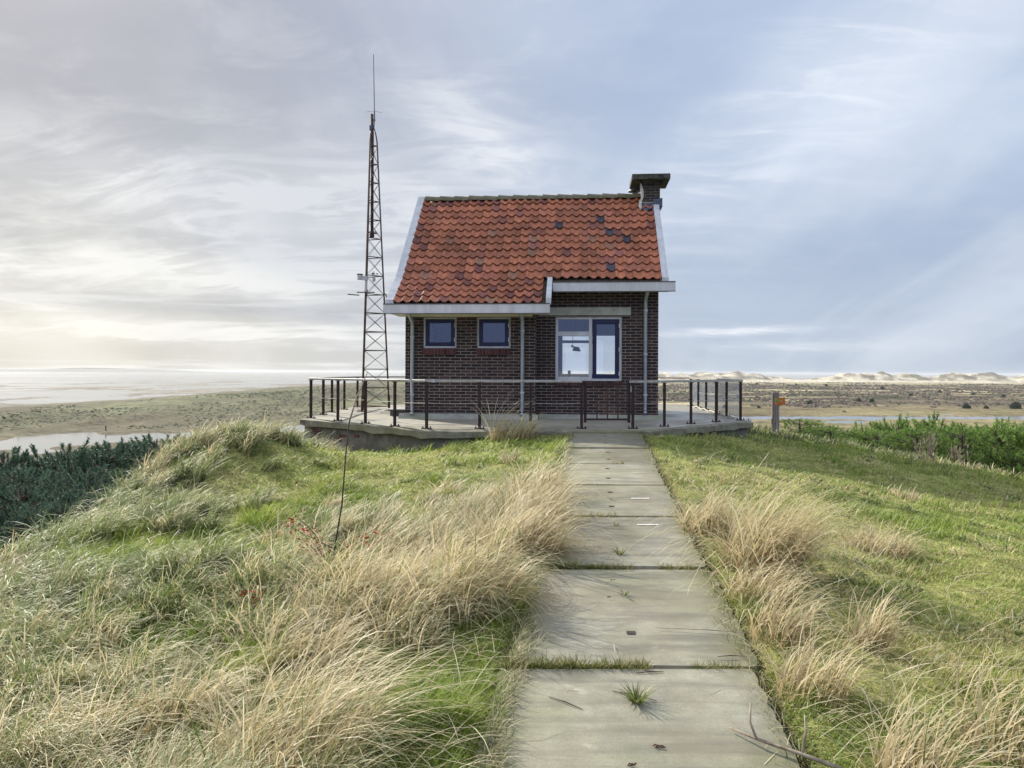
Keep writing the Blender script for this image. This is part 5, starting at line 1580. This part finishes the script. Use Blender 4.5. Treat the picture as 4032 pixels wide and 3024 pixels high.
def world():
    w = bpy.data.worlds.new('World'); sc.world = w; w.use_nodes = True
    nt = w.node_tree; bg = nt.nodes['Background']
    sky = nt.nodes.new('ShaderNodeTexSky'); sky.sky_type = 'NISHITA'; sky.sun_disc = False
    sky.sun_elevation = R(SUN_EL); sky.sun_rotation = R(-SUN_AZ); sky.air_density = 1.3; sky.dust_density = 2.0
    tc = nt.nodes.new('ShaderNodeTexCoord'); d = tc.outputs['Generated']
    sep = nt.nodes.new('ShaderNodeSeparateXYZ'); nt.links.new(d, sep.inputs[0]); X, Y, Z = sep.outputs
    def mr(v, a, b, c=0, e=1, st='SMOOTHSTEP'):
        n = nt.nodes.new('ShaderNodeMapRange'); n.interpolation_type = st
        nt.links.new(v, n.inputs[0]); n.inputs[1].default_value = a; n.inputs[2].default_value = b; n.inputs[3].default_value = c; n.inputs[4].default_value = e
        return n.outputs[0]
    el = math_(nt, 'MAXIMUM', Z, 0.0)
    az = math_(nt, 'ARCTAN2', X, Y)          # 0 ahead, + right
    # base colours, left (warm, thin cloud near the sun) and right (blue-grey)
    lc = ramp(nt, el, [(0, (.57, .57, .535)), (.06, (.535, .54, .525)), (.16, (.47, .48, .49)), (.30, (.43, .445, .48)), (.45, (.43, .445, .50)), (1, (.44, .47, .53))])
    rc = ramp(nt, el, [(0, (.46, .53, .62)), (.07, (.41, .485, .61)), (.25, (.42, .505, .655)), (.45, (.40, .48, .64)), (1, (.42, .48, .60))])
    base = mixc(nt, mr(az, -.50, .30), lc, rc)
    cx = math_(nt, 'DIVIDE', X, math_(nt, 'ADD', el, .26)); cy = math_(nt, 'DIVIDE', Y, math_(nt, 'ADD', el, .26))
    cv = nt.nodes.new('ShaderNodeCombineXYZ'); nt.links.new(cx, cv.inputs[0]); nt.links.new(cy, cv.inputs[1])
    band = noise(nt, mapping(nt, cv.outputs[0], (1.5, .5, 1), (0, 0, R(-32))), 1.15, 6, .50, .7)
    fine = noise(nt, mapping(nt, cv.outputs[0], (1.0, 2.6, 1), (0, 0, R(28))), 2.6, 8, .60, 1.3)
    soft = noise(nt, mapping(nt, cv.outputs[0], (1.0, .7, 1), (0, 0, R(-25))), 1.1, 5, .52, .5)
    low = noise(nt, mapping(nt, d, (2.2, 2.2, 30)), 1.6, 6, .6, .6)
    def blob(px_, py_, sx, sy, ang=0):
        a0 = math.atan((px_-1106)/1661); e0 = math.sin(math.atan((803-py_)/1661*math.cos(a0)))
        da = math_(nt, 'SUBTRACT', az, a0); de = math_(nt, 'SUBTRACT', Z, e0)
        c_, s_ = math.cos(ang), math.sin(ang)
        p = math_(nt, 'DIVIDE', math_(nt, 'ADD', math_(nt, 'MULTIPLY', da, c_), math_(nt, 'MULTIPLY', de, s_)), sx)
        q = math_(nt, 'DIVIDE', math_(nt, 'SUBTRACT', math_(nt, 'MULTIPLY', de, c_), math_(nt, 'MULTIPLY', da, s_)), sy)
        r2 = math_(nt, 'ADD', math_(nt, 'MULTIPLY', p, p), math_(nt, 'MULTIPLY', q, q))
        return math_(nt, 'EXPONENT', math_(nt, 'MULTIPLY', r2, -1))
    bl = None
    for (px_, py_, sx, sy, ang, k) in BLOBS:
        t = math_(nt, 'MULTIPLY', blob(px_, py_, sx, sy, ang), k); bl = t if bl is None else math_(nt, 'ADD', bl, t)
    cov = math_(nt, 'MULTIPLY', mr(band, .42, .68), .36)
    cov = math_(nt, 'ADD', cov, math_(nt, 'MULTIPLY', mr(fine, .40, .66), math_(nt, 'ADD', .03, math_(nt, 'MULTIPLY', bl, .95))))
    cov = math_(nt, 'ADD', cov, math_(nt, 'MULTIPLY', bl, math_(nt, 'ADD', .30, math_(nt, 'MULTIPLY', soft, .7))))
    cov = math_(nt, 'ADD', cov, math_(nt, 'MULTIPLY', math_(nt, 'MULTIPLY', mr(low, .46, .66), mr(Z, .22, .03)), math_(nt, 'MULTIPLY', math_(nt, 'MULTIPLY', mr(az, .35, -.45), mr(Y, 0, .2)), .75)))
    puff = noise(nt, mapping(nt, cv.outputs[0], (1.6, 2.4, 1), (0, 0, R(-15))), 2.4, 9, .62, .5)
    cov = math_(nt, 'ADD', cov, math_(nt, 'MULTIPLY', mr(puff, .48, .68), math_(nt, 'MULTIPLY', mr(Z, .06, .16), mr(az, .25, -.15, .07, .24))))
    cov = math_(nt, 'MAXIMUM', math_(nt, 'MINIMUM', cov, .95), 0.0)
    white = mixc(nt, mr(az, -.6, .4), (.82, .82, .79), (.76, .80, .86))
    col = mixc(nt, cov, base, white)
    dk = None
    for (px_, py_, sx, sy, ang, k) in DARKS:
        t = math_(nt, 'MULTIPLY', blob(px_, py_, sx, sy, ang), k); dk = t if dk is None else math_(nt, 'ADD', dk, t)
    dark = math_(nt, 'MINIMUM', math_(nt, 'ADD', math_(nt, 'MULTIPLY', mr(soft, .58, .36), .30), math_(nt, 'MULTIPLY', dk, math_(nt, 'ADD', .4, band))), .8)
    col = mixc(nt, dark, col, mixc(nt, 1.0, col, (.66, .69, .77), 'MULTIPLY'))
    # low golden glow at the far left horizon
    glow = math_(nt, 'MULTIPLY', mr(az, -.15, -.65), mr(Z, .15, .0))
    col = mixc(nt, math_(nt, 'MULTIPLY', glow, .22), col, (.80, .79, .66))
    # unseen sky behind the camera, brightened as added front fill
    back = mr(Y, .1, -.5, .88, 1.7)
    hs = nt.nodes.new('ShaderNodeVectorMath'); hs.operation = 'SCALE'; col = mixc(nt, math_(nt, 'MULTIPLY', mr(Y, .05, -.3), mr(Z, .42, .12)), col, (.105, .145, .29)); nt.links.new(col, hs.inputs[0]); nt.links.new(back, hs.inputs['Scale'])  # low blue band added behind the camera to tint the pane reflections
    # blend with the physical sky: background strength .1
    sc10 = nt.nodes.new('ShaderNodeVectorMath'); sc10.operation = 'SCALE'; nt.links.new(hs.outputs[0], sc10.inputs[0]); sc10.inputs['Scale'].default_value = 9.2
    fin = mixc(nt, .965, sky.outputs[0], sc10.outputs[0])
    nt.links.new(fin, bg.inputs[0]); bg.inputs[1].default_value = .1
world()
sun = bpy.data.lights.new('sun', 'SUN'); sun.energy = 5.0; sun.angle = R(.8); sun.color = (1.0, .93, .80)
so = bpy.data.objects.new('sun', sun); COL.objects.link(so)
so.location = (-20, 27, 25)
dirv = Vector((math.sin(R(-SUN_AZ))*math.cos(R(SUN_EL)), math.cos(R(SUN_AZ))*math.cos(R(SUN_EL)), math.sin(R(SUN_EL))))
so.rotation_euler = dirv.to_track_quat('Z', 'Y').to_euler()

# ------------------------------------------------------------------ camera
cam = bpy.data.cameras.new('camera'); co_ = bpy.data.objects.new('camera', cam); COL.objects.link(co_)
cam.sensor_width = 36; cam.lens = 1661/2212*36; cam.shift_y = -26.5/2212; cam.clip_end = 60000; cam.clip_start = .05
co_.location = (0, 0, ZC)
rl = R(.25)
co_.rotation_euler = Matrix(((math.cos(rl), -math.sin(rl), 0), (0, 0, -1), (math.sin(rl), math.cos(rl), 0))).to_euler()
sc.camera = co_
sc.view_settings.view_transform = 'Standard'; sc.view_settings.look = 'None'; sc.view_settings.exposure = .58; sc.view_settings.gamma = 1
sc.render.engine = 'CYCLES'
sc.cycles.max_bounces = 8; sc.cycles.diffuse_bounces = 3; sc.cycles.glossy_bounces = 4; sc.cycles.transparent_max_bounces = 12; sc.cycles.transmission_bounces = 6; sc.cycles.volume_bounces = 0
sc.cycles.use_denoising = True
sc.cycles.sample_clamp_indirect = 6
